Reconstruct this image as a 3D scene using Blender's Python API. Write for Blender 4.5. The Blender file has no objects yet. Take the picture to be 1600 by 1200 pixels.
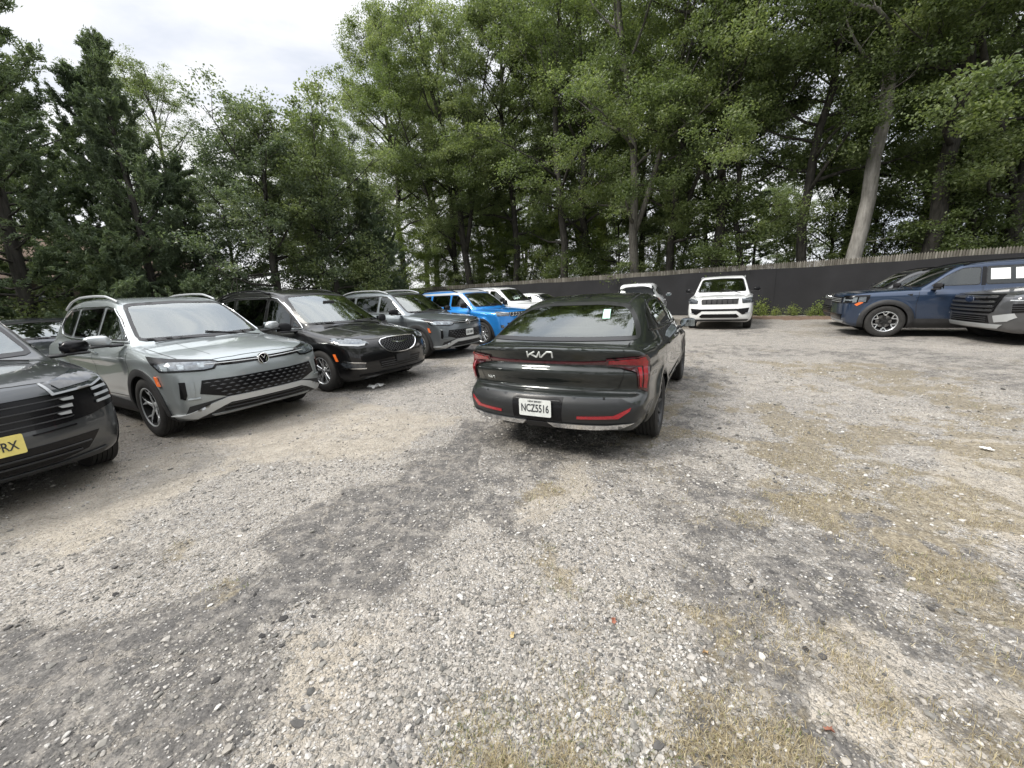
import bpy, math, random
import numpy as np
from mathutils import Vector, Matrix
from mathutils.geometry import delaunay_2d_cdt

S = bpy.context.scene
COL = S.collection
R = math.radians

# ------------------------------------------------------------------ camera
cam_d = bpy.data.cameras.new('camera')
cam = bpy.data.objects.new('camera', cam_d)
COL.objects.link(cam)
cam_d.sensor_width = 36.0
cam_d.lens = 36.0 * 613.0 / 1600.0
cam_d.clip_start = 0.05
cam_d.clip_end = 900.0
CAM_H = 1.51
cam.matrix_world = (Matrix.Translation((0, 0, CAM_H)) @ Matrix.Rotation(R(90 - 13.08), 4, 'X')
                    @ Matrix.Rotation(R(-2.70), 4, 'Z'))
S.camera = cam
S.view_settings.view_transform = 'Standard'
S.view_settings.look = 'None'
S.view_settings.gamma = 1.0
S.view_settings.exposure = 0.55
S.cycles.max_bounces = 8
S.cycles.transparent_max_bounces = 16
S.cycles.caustics_reflective = False
S.cycles.caustics_refractive = False

# ------------------------------------------------------------------ sky: high thin overcast
SUN_EL, SUN_AZ = 48.0, 250.0          # degrees; azimuth measured clockwise from +Y
world = bpy.data.worlds.new('World')
S.world = world
world.use_nodes = True
wt = world.node_tree
wt.nodes.clear()
def wn(t, **k):
    n = wt.nodes.new(t)
    for a, b in k.items():
        setattr(n, a, b)
    return n
w_out = wn('ShaderNodeOutputWorld'); w_bg = wn('ShaderNodeBackground')
w_bg.inputs['Strength'].default_value = 0.1
sky = wn('ShaderNodeTexSky', sky_type='NISHITA', sun_disc=False)
sky.sun_elevation = R(SUN_EL); sky.sun_rotation = R(SUN_AZ)
tc = wn('ShaderNodeTexCoord')
sep = wn('ShaderNodeSeparateXYZ')
wt.links.new(tc.outputs['Generated'], sep.inputs[0])
# CIE overcast: the zenith is brighter than the horizon
ramp = wn('ShaderNodeMapRange'); ramp.inputs['From Min'].default_value = 0.48; ramp.inputs['From Max'].default_value = 1.0
ramp.inputs['To Min'].default_value = 8.3; ramp.inputs['To Max'].default_value = 25.0
wt.links.new(sep.outputs['Z'], ramp.inputs['Value'])
mp = wn('ShaderNodeMapping'); mp.inputs['Scale'].default_value = (1.1, 1.1, 3.2); mp.inputs['Rotation'].default_value = (0.3, 0.5, 0.4)
wt.links.new(tc.outputs['Generated'], mp.inputs[0])
nz = wn('ShaderNodeTexNoise'); nz.inputs['Scale'].default_value = 1.7; nz.inputs['Detail'].default_value = 6.0
nz.inputs['Roughness'].default_value = 0.55; nz.inputs['Distortion'].default_value = 0.35
wt.links.new(mp.outputs[0], nz.inputs['Vector'])
cr = wn('ShaderNodeValToRGB')
cr.color_ramp.elements[0].position = 0.35; cr.color_ramp.elements[0].color = (0.68, 0.72, 0.80, 1)
cr.color_ramp.elements[1].position = 0.60; cr.color_ramp.elements[1].color = (1.0, 1.0, 1.0, 1)
e = cr.color_ramp.elements.new(0.48); e.color = (0.90, 0.91, 0.94, 1)
wt.links.new(nz.outputs[0], cr.inputs[0])
mul = wn('ShaderNodeMix', data_type='RGBA', blend_type='MULTIPLY'); mul.inputs['Factor'].default_value = 1.0
wt.links.new(cr.outputs[0], mul.inputs['A']); wt.links.new(ramp.outputs[0], mul.inputs['B'])
mixs = wn('ShaderNodeMix', data_type='RGBA'); mixs.inputs['Factor'].default_value = 0.93
wt.links.new(sky.outputs[0], mixs.inputs['A']); wt.links.new(mul.outputs['Result'], mixs.inputs['B'])
wt.links.new(mixs.outputs['Result'], w_bg.inputs['Color'])
wt.links.new(w_bg.outputs[0], w_out.inputs[0])

sun_d = bpy.data.lights.new('sun', 'SUN')
sun_d.energy = 2.5; sun_d.angle = R(16); sun_d.color = (1.0, 0.955, 0.88)
sun = bpy.data.objects.new('sun', sun_d); COL.objects.link(sun)
_az, _el = R(SUN_AZ), R(SUN_EL)
sdir = Vector((math.sin(_az) * math.cos(_el), math.cos(_az) * math.cos(_el), math.sin(_el)))
sun.rotation_euler = (-sdir).to_track_quat('-Z', 'Y').to_euler()
sun.location = (0, 0, 30)

# ------------------------------------------------------------------ helpers
def tag(o, label=None, cat=None, group=None, kind=None):
    if label: o['label'] = label
    if cat: o['category'] = cat
    if group: o['group'] = group
    if kind: o['kind'] = kind
    return o

def empty(name, loc=(0, 0, 0), rz=0.0):
    o = bpy.data.objects.new(name, None)
    o.empty_display_size = 0.3
    COL.objects.link(o)
    o.location = loc; o.rotation_euler = (0, 0, rz)
    return o

def mesh_np(name, V, F, mat=None, parent=None, smooth=True, midx=None, mats=None):
    """V (n,3), F (m,3) or (m,4) arrays -> one mesh object"""
    V = np.asarray(V, np.float32); F = np.asarray(F, np.int32)
    me = bpy.data.meshes.new(name)
    n, k = F.shape
    me.vertices.add(len(V)); me.vertices.foreach_set('co', V.ravel())
    me.loops.add(n * k); me.loops.foreach_set('vertex_index', F.ravel())
    me.polygons.add(n)
    me.polygons.foreach_set('loop_start', np.arange(0, n * k, k, dtype=np.int32))
    try: me.polygons.foreach_set('loop_total', np.full(n, k, np.int32))
    except Exception: pass
    me.update(calc_edges=True)
    me.polygons.foreach_set('use_smooth', np.full(n, bool(smooth)))
    if mats:
        for m in mats: me.materials.append(m)
        if midx is not None: me.polygons.foreach_set('material_index', np.asarray(midx, np.int32))
    elif mat: me.materials.append(mat)
    me.update()
    o = bpy.data.objects.new(name, me)
    COL.objects.link(o)
    if parent: o.parent = parent
    return o

class MB:
    """collects polygons of any size into one mesh"""
    def __init__(s): s.v = []; s.f = []
    def add(s, v, f):
        b = len(s.v); s.v += [tuple(p) for p in v]; s.f += [tuple(i + b for i in q) for q in f]
    def box(s, c, d, M=None, bev=0.0):
        x, y, z = (k / 2 for k in d)
        if bev <= 0:
            v = [(sx * x, sy * y, sz * z) for sx in (-1, 1) for sy in (-1, 1) for sz in (-1, 1)]
            f = [(0, 1, 3, 2), (4, 6, 7, 5), (0, 4, 5, 1), (2, 3, 7, 6), (0, 2, 6, 4), (1, 5, 7, 3)]
        else:
            b = min(bev, x * .9, y * .9, z * .9)
            v = []; 
            prof = [(x, y - b), (x - b, y), (-x + b, y), (-x, y - b), (-x, -y + b), (-x + b, -y), (x - b, -y), (x, -y + b)]
            for zz, k in ((-z, b), (-z + b, 0), (z - b, 0), (z, b)):
                for (px, py) in prof:
                    v.append((px - math.copysign(min(k, abs(px)), px), py - math.copysign(min(k, abs(py)), py), zz))
            f = []
            for r in range(3):
                for i in range(8):
                    j = (i + 1) % 8
                    f.append((r * 8 + i, r * 8 + j, r * 8 + 8 + j, r * 8 + 8 + i))
            f.append(tuple(range(7, -1, -1))); f.append(tuple(range(24, 32)))
        v = [Vector(p) for p in v]
        if M is not None: v = [M @ p for p in v]
        c = Vector(c)
        s.add([p + c for p in v], f)
    def tube(s, pts, r, n=8, cap=True):
        pts = [Vector(p) for p in pts]
        rr = r if hasattr(r, '__len__') else [r] * len(pts)
        vv = []; up = None
        for i, p in enumerate(pts):
            t = (pts[min(i + 1, len(pts) - 1)] - pts[max(i - 1, 0)])
            if t.length < 1e-9: t = Vector((0, 0, 1))
            t.normalize()
            if up is None:
                up = Vector((0, 0, 1)) if abs(t.z) < .9 else Vector((1, 0, 0))
            a = up - t * up.dot(t)
            if a.length < 1e-4: a = t.orthogonal()
            a.normalize(); up = a
            b = t.cross(a)
            for k in range(n):
                q = 2 * math.pi * k / n
                vv.append(p + (a * math.cos(q) + b * math.sin(q)) * rr[i])
        f = []
        for i in range(len(pts) - 1):
            for k in range(n):
                l = (k + 1) % n
                f.append((i * n + k, i * n + l, (i + 1) * n + l, (i + 1) * n + k))
        if cap:
            f.append(tuple(range(n - 1, -1, -1))); f.append(tuple((len(pts) - 1) * n + k for k in range(n)))
        s.add(vv, f)
    def lathe(s, prof, n=32, M=None, close=False):
        """prof: list of (r, h) revolved about the local Y axis"""
        vv = []
        for (r, h) in prof:
            for k in range(n):
                a = 2 * math.pi * k / n
                vv.append(Vector((r * math.cos(a), h, r * math.sin(a))))
        f = []
        m = len(prof)
        for i in range(m if close else m - 1):
            j = (i + 1) % m
            for k in range(n):
                l = (k + 1) % n
                f.append((i * n + k, i * n + l, j * n + l, j * n + k))
        if M is not None: vv = [M @ p for p in vv]
        s.add(vv, f)
    def build(s, name, mat, parent=None, smooth=True, bevel=0.0, angle=35):
        me = bpy.data.meshes.new(name)
        me.from_pydata([tuple(p) for p in s.v], [], s.f)
        me.update()
        if mat: me.materials.append(mat)
        if smooth:
            me.polygons.foreach_set('use_smooth', np.ones(len(me.polygons), bool))
            me.set_sharp_from_angle(angle=R(angle))
        o = bpy.data.objects.new(name, me)
        COL.objects.link(o)
        if parent: o.parent = parent
        return o

# ------------------------------------------------------------------ materials
MATS = {}
def mat_new(name):
    m = bpy.data.materials.new(name); m.use_nodes = True
    m.node_tree.nodes.clear(); MATS[name] = m
    return m, m.node_tree
def nd(nt, t, ins=None, **k):
    n = nt.nodes.new(t)
    for a, b in k.items(): setattr(n, a, b)
    for a, b in (ins or {}).items(): n.inputs[a].default_value = b
    return n
def principled(name, col, rough=.5, metal=0.0, coat=0.0, spec=.5, noise=0.0, nscale=20.0, bump=0.0, bscale=60.0, coat_r=.03, emis=None, estr=0.0, back=False):
    if name in MATS: return MATS[name]
    m, nt = mat_new(name); L = nt.links
    out = nd(nt, 'ShaderNodeOutputMaterial'); b = nd(nt, 'ShaderNodeBsdfPrincipled')
    b.inputs['Base Color'].default_value = (*col, 1); b.inputs['Roughness'].default_value = rough
    b.inputs['Metallic'].default_value = metal; b.inputs['Coat Weight'].default_value = coat
    b.inputs['Coat Roughness'].default_value = coat_r
    b.inputs['Specular IOR Level'].default_value = spec
    if emis:
        b.inputs['Emission Color'].default_value = (*emis, 1); b.inputs['Emission Strength'].default_value = estr
    L.new(b.outputs[0], out.inputs[0])
    tcn = nd(nt, 'ShaderNodeTexCoord')
    if noise > 0:
        n = nd(nt, 'ShaderNodeTexNoise', {'Scale': nscale, 'Detail': 6.0})
        L.new(tcn.outputs['Object'], n.inputs['Vector'])
        mr = nd(nt, 'ShaderNodeMapRange', {'From Min': .3, 'From Max': .7, 'To Min': 1 - noise, 'To Max': 1 + noise})
        L.new(n.outputs[0], mr.inputs[0])
        mx = nd(nt, 'ShaderNodeMix', data_type='RGBA', blend_type='MULTIPLY'); mx.inputs['Factor'].default_value = 1
        mx.inputs['A'].default_value = (*col, 1); L.new(mr.outputs[0], mx.inputs['B'])
        L.new(mx.outputs['Result'], b.inputs['Base Color'])
    if bump > 0:
        n = nd(nt, 'ShaderNodeTexNoise', {'Scale': bscale, 'Detail': 4.0})
        L.new(tcn.outputs['Object'], n.inputs['Vector'])
        bp = nd(nt, 'ShaderNodeBump', {'Strength': bump, 'Distance': .01}); L.new(n.outputs[0], bp.inputs['Height'])
        L.new(bp.outputs[0], b.inputs['Normal'])
    if back:
        g = nd(nt, 'ShaderNodeNewGeometry'); d = nd(nt, 'ShaderNodeBsdfDiffuse'); d.inputs[0].default_value = (.02, .02, .021, 1)
        ms = nd(nt, 'ShaderNodeMixShader'); L.new(g.outputs['Backfacing'], ms.inputs[0])
        L.new(b.outputs[0], ms.inputs[1]); L.new(d.outputs[0], ms.inputs[2]); L.new(ms.outputs[0], out.inputs[0])
    return m

def car_paint(name, col, metal=.55, rough=.38, dust=.25, flake=.12):
    """metallic base under clear coat, with road dust settled low on the panels"""
    if name in MATS: return MATS[name]
    m, nt = mat_new(name); L = nt.links
    out = nd(nt, 'ShaderNodeOutputMaterial'); b = nd(nt, 'ShaderNodeBsdfPrincipled')
    tcn = nd(nt, 'ShaderNodeTexCoord')
    fl = nd(nt, 'ShaderNodeTexNoise', {'Scale': 900.0, 'Detail': 2.0}); L.new(tcn.outputs['Object'], fl.inputs['Vector'])
    mr = nd(nt, 'ShaderNodeMapRange', {'From Min': .35, 'From Max': .65, 'To Min': 1 - flake, 'To Max': 1 + flake}); L.new(fl.outputs[0], mr.inputs[0])
    mx = nd(nt, 'ShaderNodeMix', data_type='RGBA', blend_type='MULTIPLY'); mx.inputs['Factor'].default_value = 1
    mx.inputs['A'].default_value = (*col, 1); L.new(mr.outputs[0], mx.inputs['B'])
    n2 = nd(nt, 'ShaderNodeTexNoise', {'Scale': 3.0, 'Detail': 8.0, 'Roughness': .65}); L.new(tcn.outputs['Object'], n2.inputs['Vector'])
    sp = nd(nt, 'ShaderNodeSeparateXYZ'); L.new(tcn.outputs['Object'], sp.inputs[0])
    hz = nd(nt, 'ShaderNodeMapRange', {'From Min': .25, 'From Max': .95, 'To Min': 1.0, 'To Max': .12}); L.new(sp.outputs['Z'], hz.inputs[0])
    ml = nd(nt, 'ShaderNodeMath', operation='MULTIPLY'); L.new(hz.outputs[0], ml.inputs[0]); L.new(n2.outputs[0], ml.inputs[1])
    ml2 = nd(nt, 'ShaderNodeMath', operation='MULTIPLY'); L.new(ml.outputs[0], ml2.inputs[0]); ml2.inputs[1].default_value = dust
    md = nd(nt, 'ShaderNodeMix', data_type='RGBA'); L.new(ml2.outputs[0], md.inputs['Factor'])
    L.new(mx.outputs['Result'], md.inputs['A']); md.inputs['B'].default_value = (.30, .27, .23, 1)
    L.new(md.outputs['Result'], b.inputs['Base Color'])
    mt = nd(nt, 'ShaderNodeMath', operation='MULTIPLY_ADD'); L.new(ml2.outputs[0], mt.inputs[0]); mt.inputs[1].default_value = -metal; mt.inputs[2].default_value = metal
    L.new(mt.outputs[0], b.inputs['Metallic'])
    b.inputs['Roughness'].default_value = rough
    b.inputs['Specular IOR Level'].default_value = .15
    b.inputs['Coat Weight'].default_value = 1.0
    cr_ = nd(nt, 'ShaderNodeMapRange', {'From Min': 0.02, 'From Max': .3, 'To Min': .012, 'To Max': .18}); L.new(ml2.outputs[0], cr_.inputs[0])
    L.new(cr_.outputs[0], b.inputs['Coat Roughness'])
    g = nd(nt, 'ShaderNodeNewGeometry'); d = nd(nt, 'ShaderNodeBsdfDiffuse'); d.inputs[0].default_value = (.03, .03, .032, 1)
    ms = nd(nt, 'ShaderNodeMixShader'); L.new(g.outputs['Backfacing'], ms.inputs[0])
    L.new(b.outputs[0], ms.inputs[1]); L.new(d.outputs[0], ms.inputs[2]); L.new(ms.outputs[0], out.inputs[0])
    return m

def glass_mat(name, tint, refl=1.0, rough=0.0, bias=0.0):
    """thin tinted glass: transparent body + mirror-like sheen on both faces"""
    if name in MATS: return MATS[name]
    m, nt = mat_new(name); L = nt.links
    out = nd(nt, 'ShaderNodeOutputMaterial')
    tr = nd(nt, 'ShaderNodeBsdfTransparent'); tr.inputs[0].default_value = (*tint, 1)
    gl = nd(nt, 'ShaderNodeBsdfGlossy'); gl.inputs['Roughness'].default_value = rough; gl.inputs[0].default_value = (.93, .98, .97, 1)
    fr = nd(nt, 'ShaderNodeFresnel'); fr.inputs['IOR'].default_value = 1.52
    mu = nd(nt, 'ShaderNodeMath', operation='MULTIPLY_ADD', use_clamp=True); L.new(fr.outputs[0], mu.inputs[0]); mu.inputs[1].default_value = refl; mu.inputs[2].default_value = bias
    ms = nd(nt, 'ShaderNodeMixShader'); L.new(mu.outputs[0], ms.inputs[0]); L.new(tr.outputs[0], ms.inputs[1]); L.new(gl.outputs[0], ms.inputs[2])
    L.new(ms.outputs[0], out.inputs[0])
    return m
# ------------------------------------------------------------------ car bodies: analytic shape -> mesh
def chaikin(P, it=2, closed=True):
    P = np.asarray(P, float)
    for _ in range(it):
        A = P; B = np.roll(P, -1, 0)
        if not closed: A, B = P[:-1], P[1:]
        Q = np.empty((2 * len(A), P.shape[1])); Q[0::2] = .75 * A + .25 * B; Q[1::2] = .25 * A + .75 * B
        if not closed: Q = np.vstack([P[:1], Q, P[-1:]])
        P = Q
    return P

def poly_sdf(P, X, Z):
    """signed distance of points to the closed polygon (negative inside)"""
    sh = X.shape; X = X.ravel(); Z = Z.ravel()
    d = np.full(X.shape, 1e9); ins = np.zeros(X.shape, bool)
    n = len(P)
    for i in range(n):
        ax, az = P[i]; bx, bz = P[(i + 1) % n]
        ex, ez = bx - ax, bz - az; l = ex * ex + ez * ez + 1e-12
        px, pz = X - ax, Z - az
        t = np.clip((px * ex + pz * ez) / l, 0, 1)
        d = np.minimum(d, (px - t * ex) ** 2 + (pz - t * ez) ** 2)
        if az != bz:
            c = ((az <= Z) != (bz <= Z)) & (px < (Z - az) * ex / ez)
            ins ^= c
    d = np.sqrt(d); d[ins] *= -1
    return d.reshape(sh)

class LUT:
    def __init__(s, P, h=.008, x0=-3.2, x1=3.2, z0=-.1, z1=2.3):
        s.h, s.x0, s.z0 = h, x0, z0
        gx = np.arange(x0, x1, h); gz = np.arange(z0, z1, h)
        X, Z = np.meshgrid(gx, gz, indexing='ij')
        s.g = poly_sdf(P, X, Z)
    def __call__(s, X, Z):
        a = np.clip((X - s.x0) / s.h, 0, s.g.shape[0] - 1.001); b = np.clip((Z - s.z0) / s.h, 0, s.g.shape[1] - 1.001)
        i = a.astype(int); j = b.astype(int); a = a - i; b = b - j
        g = s.g
        return (g[i, j] * (1 - a) + g[i + 1, j] * a) * (1 - b) + (g[i, j + 1] * (1 - a) + g[i + 1, j + 1] * a) * b

def smax(a, b, k): 
    h = np.clip(.5 - .5 * (b - a) / k, 0, 1)
    return b * (1 - h) + a * h + k * h * (1 - h)
def smin(a, b, k): return -smax(-a, -b, k)
def sstep(x, a, b):
    t = np.clip((x - a) / (b - a), 0, 1); return t * t * (3 - 2 * t)

class Shape:
    def __init__(s, c):
        s.c = c
        s.low = LUT(chaikin(c['low'], 2)); s.cab = LUT(chaikin(c['cab'], 2))
        def sm(pts):
            P = np.array(pts, float); xs = np.linspace(P[0, 0], P[-1, 0], 300)
            ys = np.interp(xs, P[:, 0], P[:, 1]); k = np.hanning(c.get('ssm', 21)); k /= k.sum()
            pad = len(k) // 2; yp = np.pad(ys, pad, mode='edge'); return xs, np.convolve(yp, k, 'valid')
        s.sec = sm(c['sec']); s.plan = sm(c['plan'])
        s.W = max(p[1] for p in c['sec'])
        s.hx = c['L'] / 2
    def halfw(s, x, z):
        return np.interp(z, *s.sec) * np.interp(x, *s.plan)
    def __call__(s, x, y, z):
        c = s.c; ay = np.abs(y) / s.W
        hw = s.halfw(x, z)
        for (ax, r, amp) in c['arches']:                       # wheel-arch flares
            rr = np.hypot(x - ax, z - c['wr'])
            hw = hw + amp * np.exp(-((rr - r - .03) / .06) ** 2) * sstep(z, .15, .3)
        for (x0, x1, z0, dz, amp) in c.get('creases', []):     # long shoulder and sill creases
            zc = z0 + dz * (x - x0) / (x1 - x0)
            hw = hw + amp * np.exp(-((z - zc) / .035) ** 2) * sstep(x, x0, x0 + .3) * (1 - sstep(x, x1 - .3, x1))
        g = ay ** c.get('cp', 2.6)
        xl = x + c['cf'] * g * sstep(x, .3, 1.6) - c['cr'] * g * sstep(-x, .3, 1.6)
        crown = c.get('crown', .05)
        zl = z + crown * ay ** 2 * (1 - .0)
        low = smax(s.low(xl, zl), np.abs(y) - hw, c.get('k1', .09))
        gc = ay ** 2
        xc = x + c.get('ccf', .16) * gc * sstep(x, -.3, .9) - c.get('ccr', .12) * gc * sstep(-x, .6, 1.8)
        wz = c['cw'] - c['tum'] * (z - c['belt']) 
        wz = wz - c.get('ctf', .06) * sstep(x, .2, 1.3) - c.get('ctr', .08) * sstep(-x, 1.0, 2.2)
        cab = smax(s.cab(xc, z + c.get('rcrown', .05) * ay ** 2), np.abs(y) - wz, c.get('k2', .08))
        f = smin(low, cab, c.get('k3', .035))
        for fn in c.get('ops', []): f = fn(s, f, x, y, z)
        return f
    def grad(s, V, e=2e-3):
        x, y, z = V.T
        g = np.stack([s(x + e, y, z) - s(x - e, y, z), s(x, y + e, z) - s(x, y - e, z), s(x, y, z + e) - s(x, y, z - e)], 1) / (2 * e)
        return g
    def mesh(s, h):
        c = s.c
        gx = np.arange(-s.hx - .12, s.hx + .12, h); gy = np.arange(-s.W - .12, s.W + .12, h); gz = np.arange(.02, c['H'] + .12, h)
        gy = gy - gy.mean()
        X, Y, Z = np.meshgrid(gx, gy, gz, indexing='ij')
        F = s(X, Y, Z)
        neg = F < 0
        nx, ny, nz_ = F.shape
        cnt = np.zeros((nx - 1, ny - 1, nz_ - 1), np.int32); acc = np.zeros((nx - 1, ny - 1, nz_ - 1, 3)); m = np.zeros((nx - 1, ny - 1, nz_ - 1))
        for dx in (0, 1):
            for dy in (0, 1):
                for dz in (0, 1):
                    cnt += neg[dx:nx - 1 + dx, dy:ny - 1 + dy, dz:nz_ - 1 + dz]
        act = (cnt > 0) & (cnt < 8)
        idx = -np.ones(act.shape, int); idx[act] = np.arange(act.sum())
        I, J, K = np.nonzero(act)
        P = np.zeros((len(I), 3)); N = np.zeros(len(I))
        cs = [(a, b, d) for a in (0, 1) for b in (0, 1) for d in (0, 1)]
        for a in cs:
            for ax in range(3):
                if a[ax]: continue
                b = list(a); b[ax] = 1
                fa = F[I + a[0], J + a[1], K + a[2]]; fb = F[I + b[0], J + b[1], K + b[2]]
                ok = (fa < 0) != (fb < 0); t = np.where(ok, fa / (fa - fb + 1e-12), 0)
                q = np.array(a, float)[None] + np.zeros((len(I), 3)); q[:, ax] += t
                P[ok] += q[ok]; N[ok] += 1
        P /= N[:, None]
        V = np.stack([gx[I], gy[J], gz[K]], 1) + P * h
        for _ in range(4):
            g = s.grad(V); f = s(*V.T)
            st = f / np.maximum((g ** 2).sum(1), .3)
            V -= np.clip(st, -.3 * h, .3 * h)[:, None] * g
        Q = []
        for ax in range(3):
            sl0 = [slice(None)] * 3; sl1 = [slice(None)] * 3
            sl0[ax] = slice(0, -1); sl1[ax] = slice(1, None)
            a = neg[tuple(sl0)]; b = neg[tuple(sl1)]
            E = np.argwhere(a != b)
            o1, o2 = [k for k in range(3) if k != ax]
            ok = (E[:, o1] > 0) & (E[:, o2] > 0) & (E[:, o1] < F.shape[o1] - 1) & (E[:, o2] < F.shape[o2] - 1)
            E = E[ok]
            def cell(d1, d2):
                C = E.copy(); C[:, o1] -= d1; C[:, o2] -= d2; return idx[C[:, 0], C[:, 1], C[:, 2]]
            q = np.stack([cell(1, 1), cell(0, 1), cell(0, 0), cell(1, 0)], 1)
            flip = a[tuple(E.T)]
            if ax == 1: flip = ~flip
            q[~flip] = q[~flip][:, ::-1]
            Q.append(q)
        Q = np.vstack(Q)
        d1 = ((V[Q[:, 0]] - V[Q[:, 2]]) ** 2).sum(1); d2 = ((V[Q[:, 1]] - V[Q[:, 3]]) ** 2).sum(1)
        T = np.vstack([np.where((d1 < d2)[:, None], Q[:, [0, 1, 2]], Q[:, [0, 1, 3]]), np.where((d1 < d2)[:, None], Q[:, [0, 2, 3]], Q[:, [1, 2, 3]])])
        return V, T
    def march(s, O, D):
        """rays O + t*D onto the surface"""
        P = O.copy(); ok = np.zeros(len(P), bool); t = np.zeros(len(P))
        for _ in range(70):
            f = s(*P.T); st = np.where(ok, 0, f * .75); t += st
            P = O + D * t[:, None]; ok |= np.abs(f) < 4e-4
        f = s(*P.T)
        return P, np.abs(f) < 5e-3

def clip_mesh(V, T, g):
    """keep the part of the triangles where g > 0"""
    pos = g[T] > 0; n = pos.sum(1)
    keep = T[n == 3]; newV = [V]; out = [keep]; cache = {}; extra = []
    def cut(a, b):
        k = (a, b) if a < b else (b, a)
        if k not in cache:
            t = g[k[0]] / (g[k[0]] - g[k[1]]); cache[k] = len(V) + len(extra); extra.append(V[k[0]] + t * (V[k[1]] - V[k[0]]))
        return cache[k]
    add = []
    for tri in T[(n == 1) | (n == 2)]:
        p = [g[i] > 0 for i in tri]
        if sum(p) == 1:
            i = p.index(True); a, b, c = tri[i], tri[(i + 1) % 3], tri[(i + 2) % 3]
            add.append((a, cut(a, b), cut(a, c)))
        else:
            i = p.index(False); a, b, c = tri[i], tri[(i + 1) % 3], tri[(i + 2) % 3]
            ab, ac = cut(a, b), cut(a, c); add += [(ab, b, c), (ab, c, ac)]
    V2 = np.vstack([V, np.array(extra)]) if extra else V
    T2 = np.vstack([keep, np.array(add, int)]) if add else keep
    used = np.unique(T2); mp_ = -np.ones(len(V2), int); mp_[used] = np.arange(len(used))
    return V2[used], mp_[T2]

def resample(P, step, closed=True):
    P = np.asarray(P, float); out = []
    n = len(P)
    for i in range(n if closed else n - 1):
        a, b = P[i], P[(i + 1) % n]; k = max(1, int(np.ceil(np.hypot(*(b - a)) / step)))
        for j in range(k): out.append(a + (b - a) * j / k)
    if not closed: out.append(P[-1])
    return np.array(out)

def shrink(P, d):
    P = np.asarray(P, float)
    A = .5 * np.sum(P[:, 0] * np.roll(P[:, 1], -1) - np.roll(P[:, 0], -1) * P[:, 1])
    if A < 0: P = P[::-1]
    e1 = P - np.roll(P, 1, 0); e2 = np.roll(P, -1, 0) - P
    e1 /= np.linalg.norm(e1, axis=1)[:, None] + 1e-9; e2 /= np.linalg.norm(e2, axis=1)[:, None] + 1e-9
    n1 = np.stack([-e1[:, 1], e1[:, 0]], 1); n2 = np.stack([-e2[:, 1], e2[:, 0]], 1)
    m = n1 + n2; m /= np.maximum((m * n1).sum(1), .35)[:, None] 
    return P + m * d * 1.0

def rounded(P, r=2):
    """round the corners of an outline a little while keeping long sides straight"""
    P = np.asarray(P, float); n = len(P); out = []
    for i in range(n):
        a, b, c = P[i - 1], P[i], P[(i + 1) % n]
        la, lc = np.linalg.norm(a - b), np.linalg.norm(c - b); k = min(r, la * .45, lc * .45)
        p = b + (a - b) / la * k; q = b + (c - b) / lc * k
        out += [p, .25 * p + .5 * b + .25 * q, q]
    return np.array(out)

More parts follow.
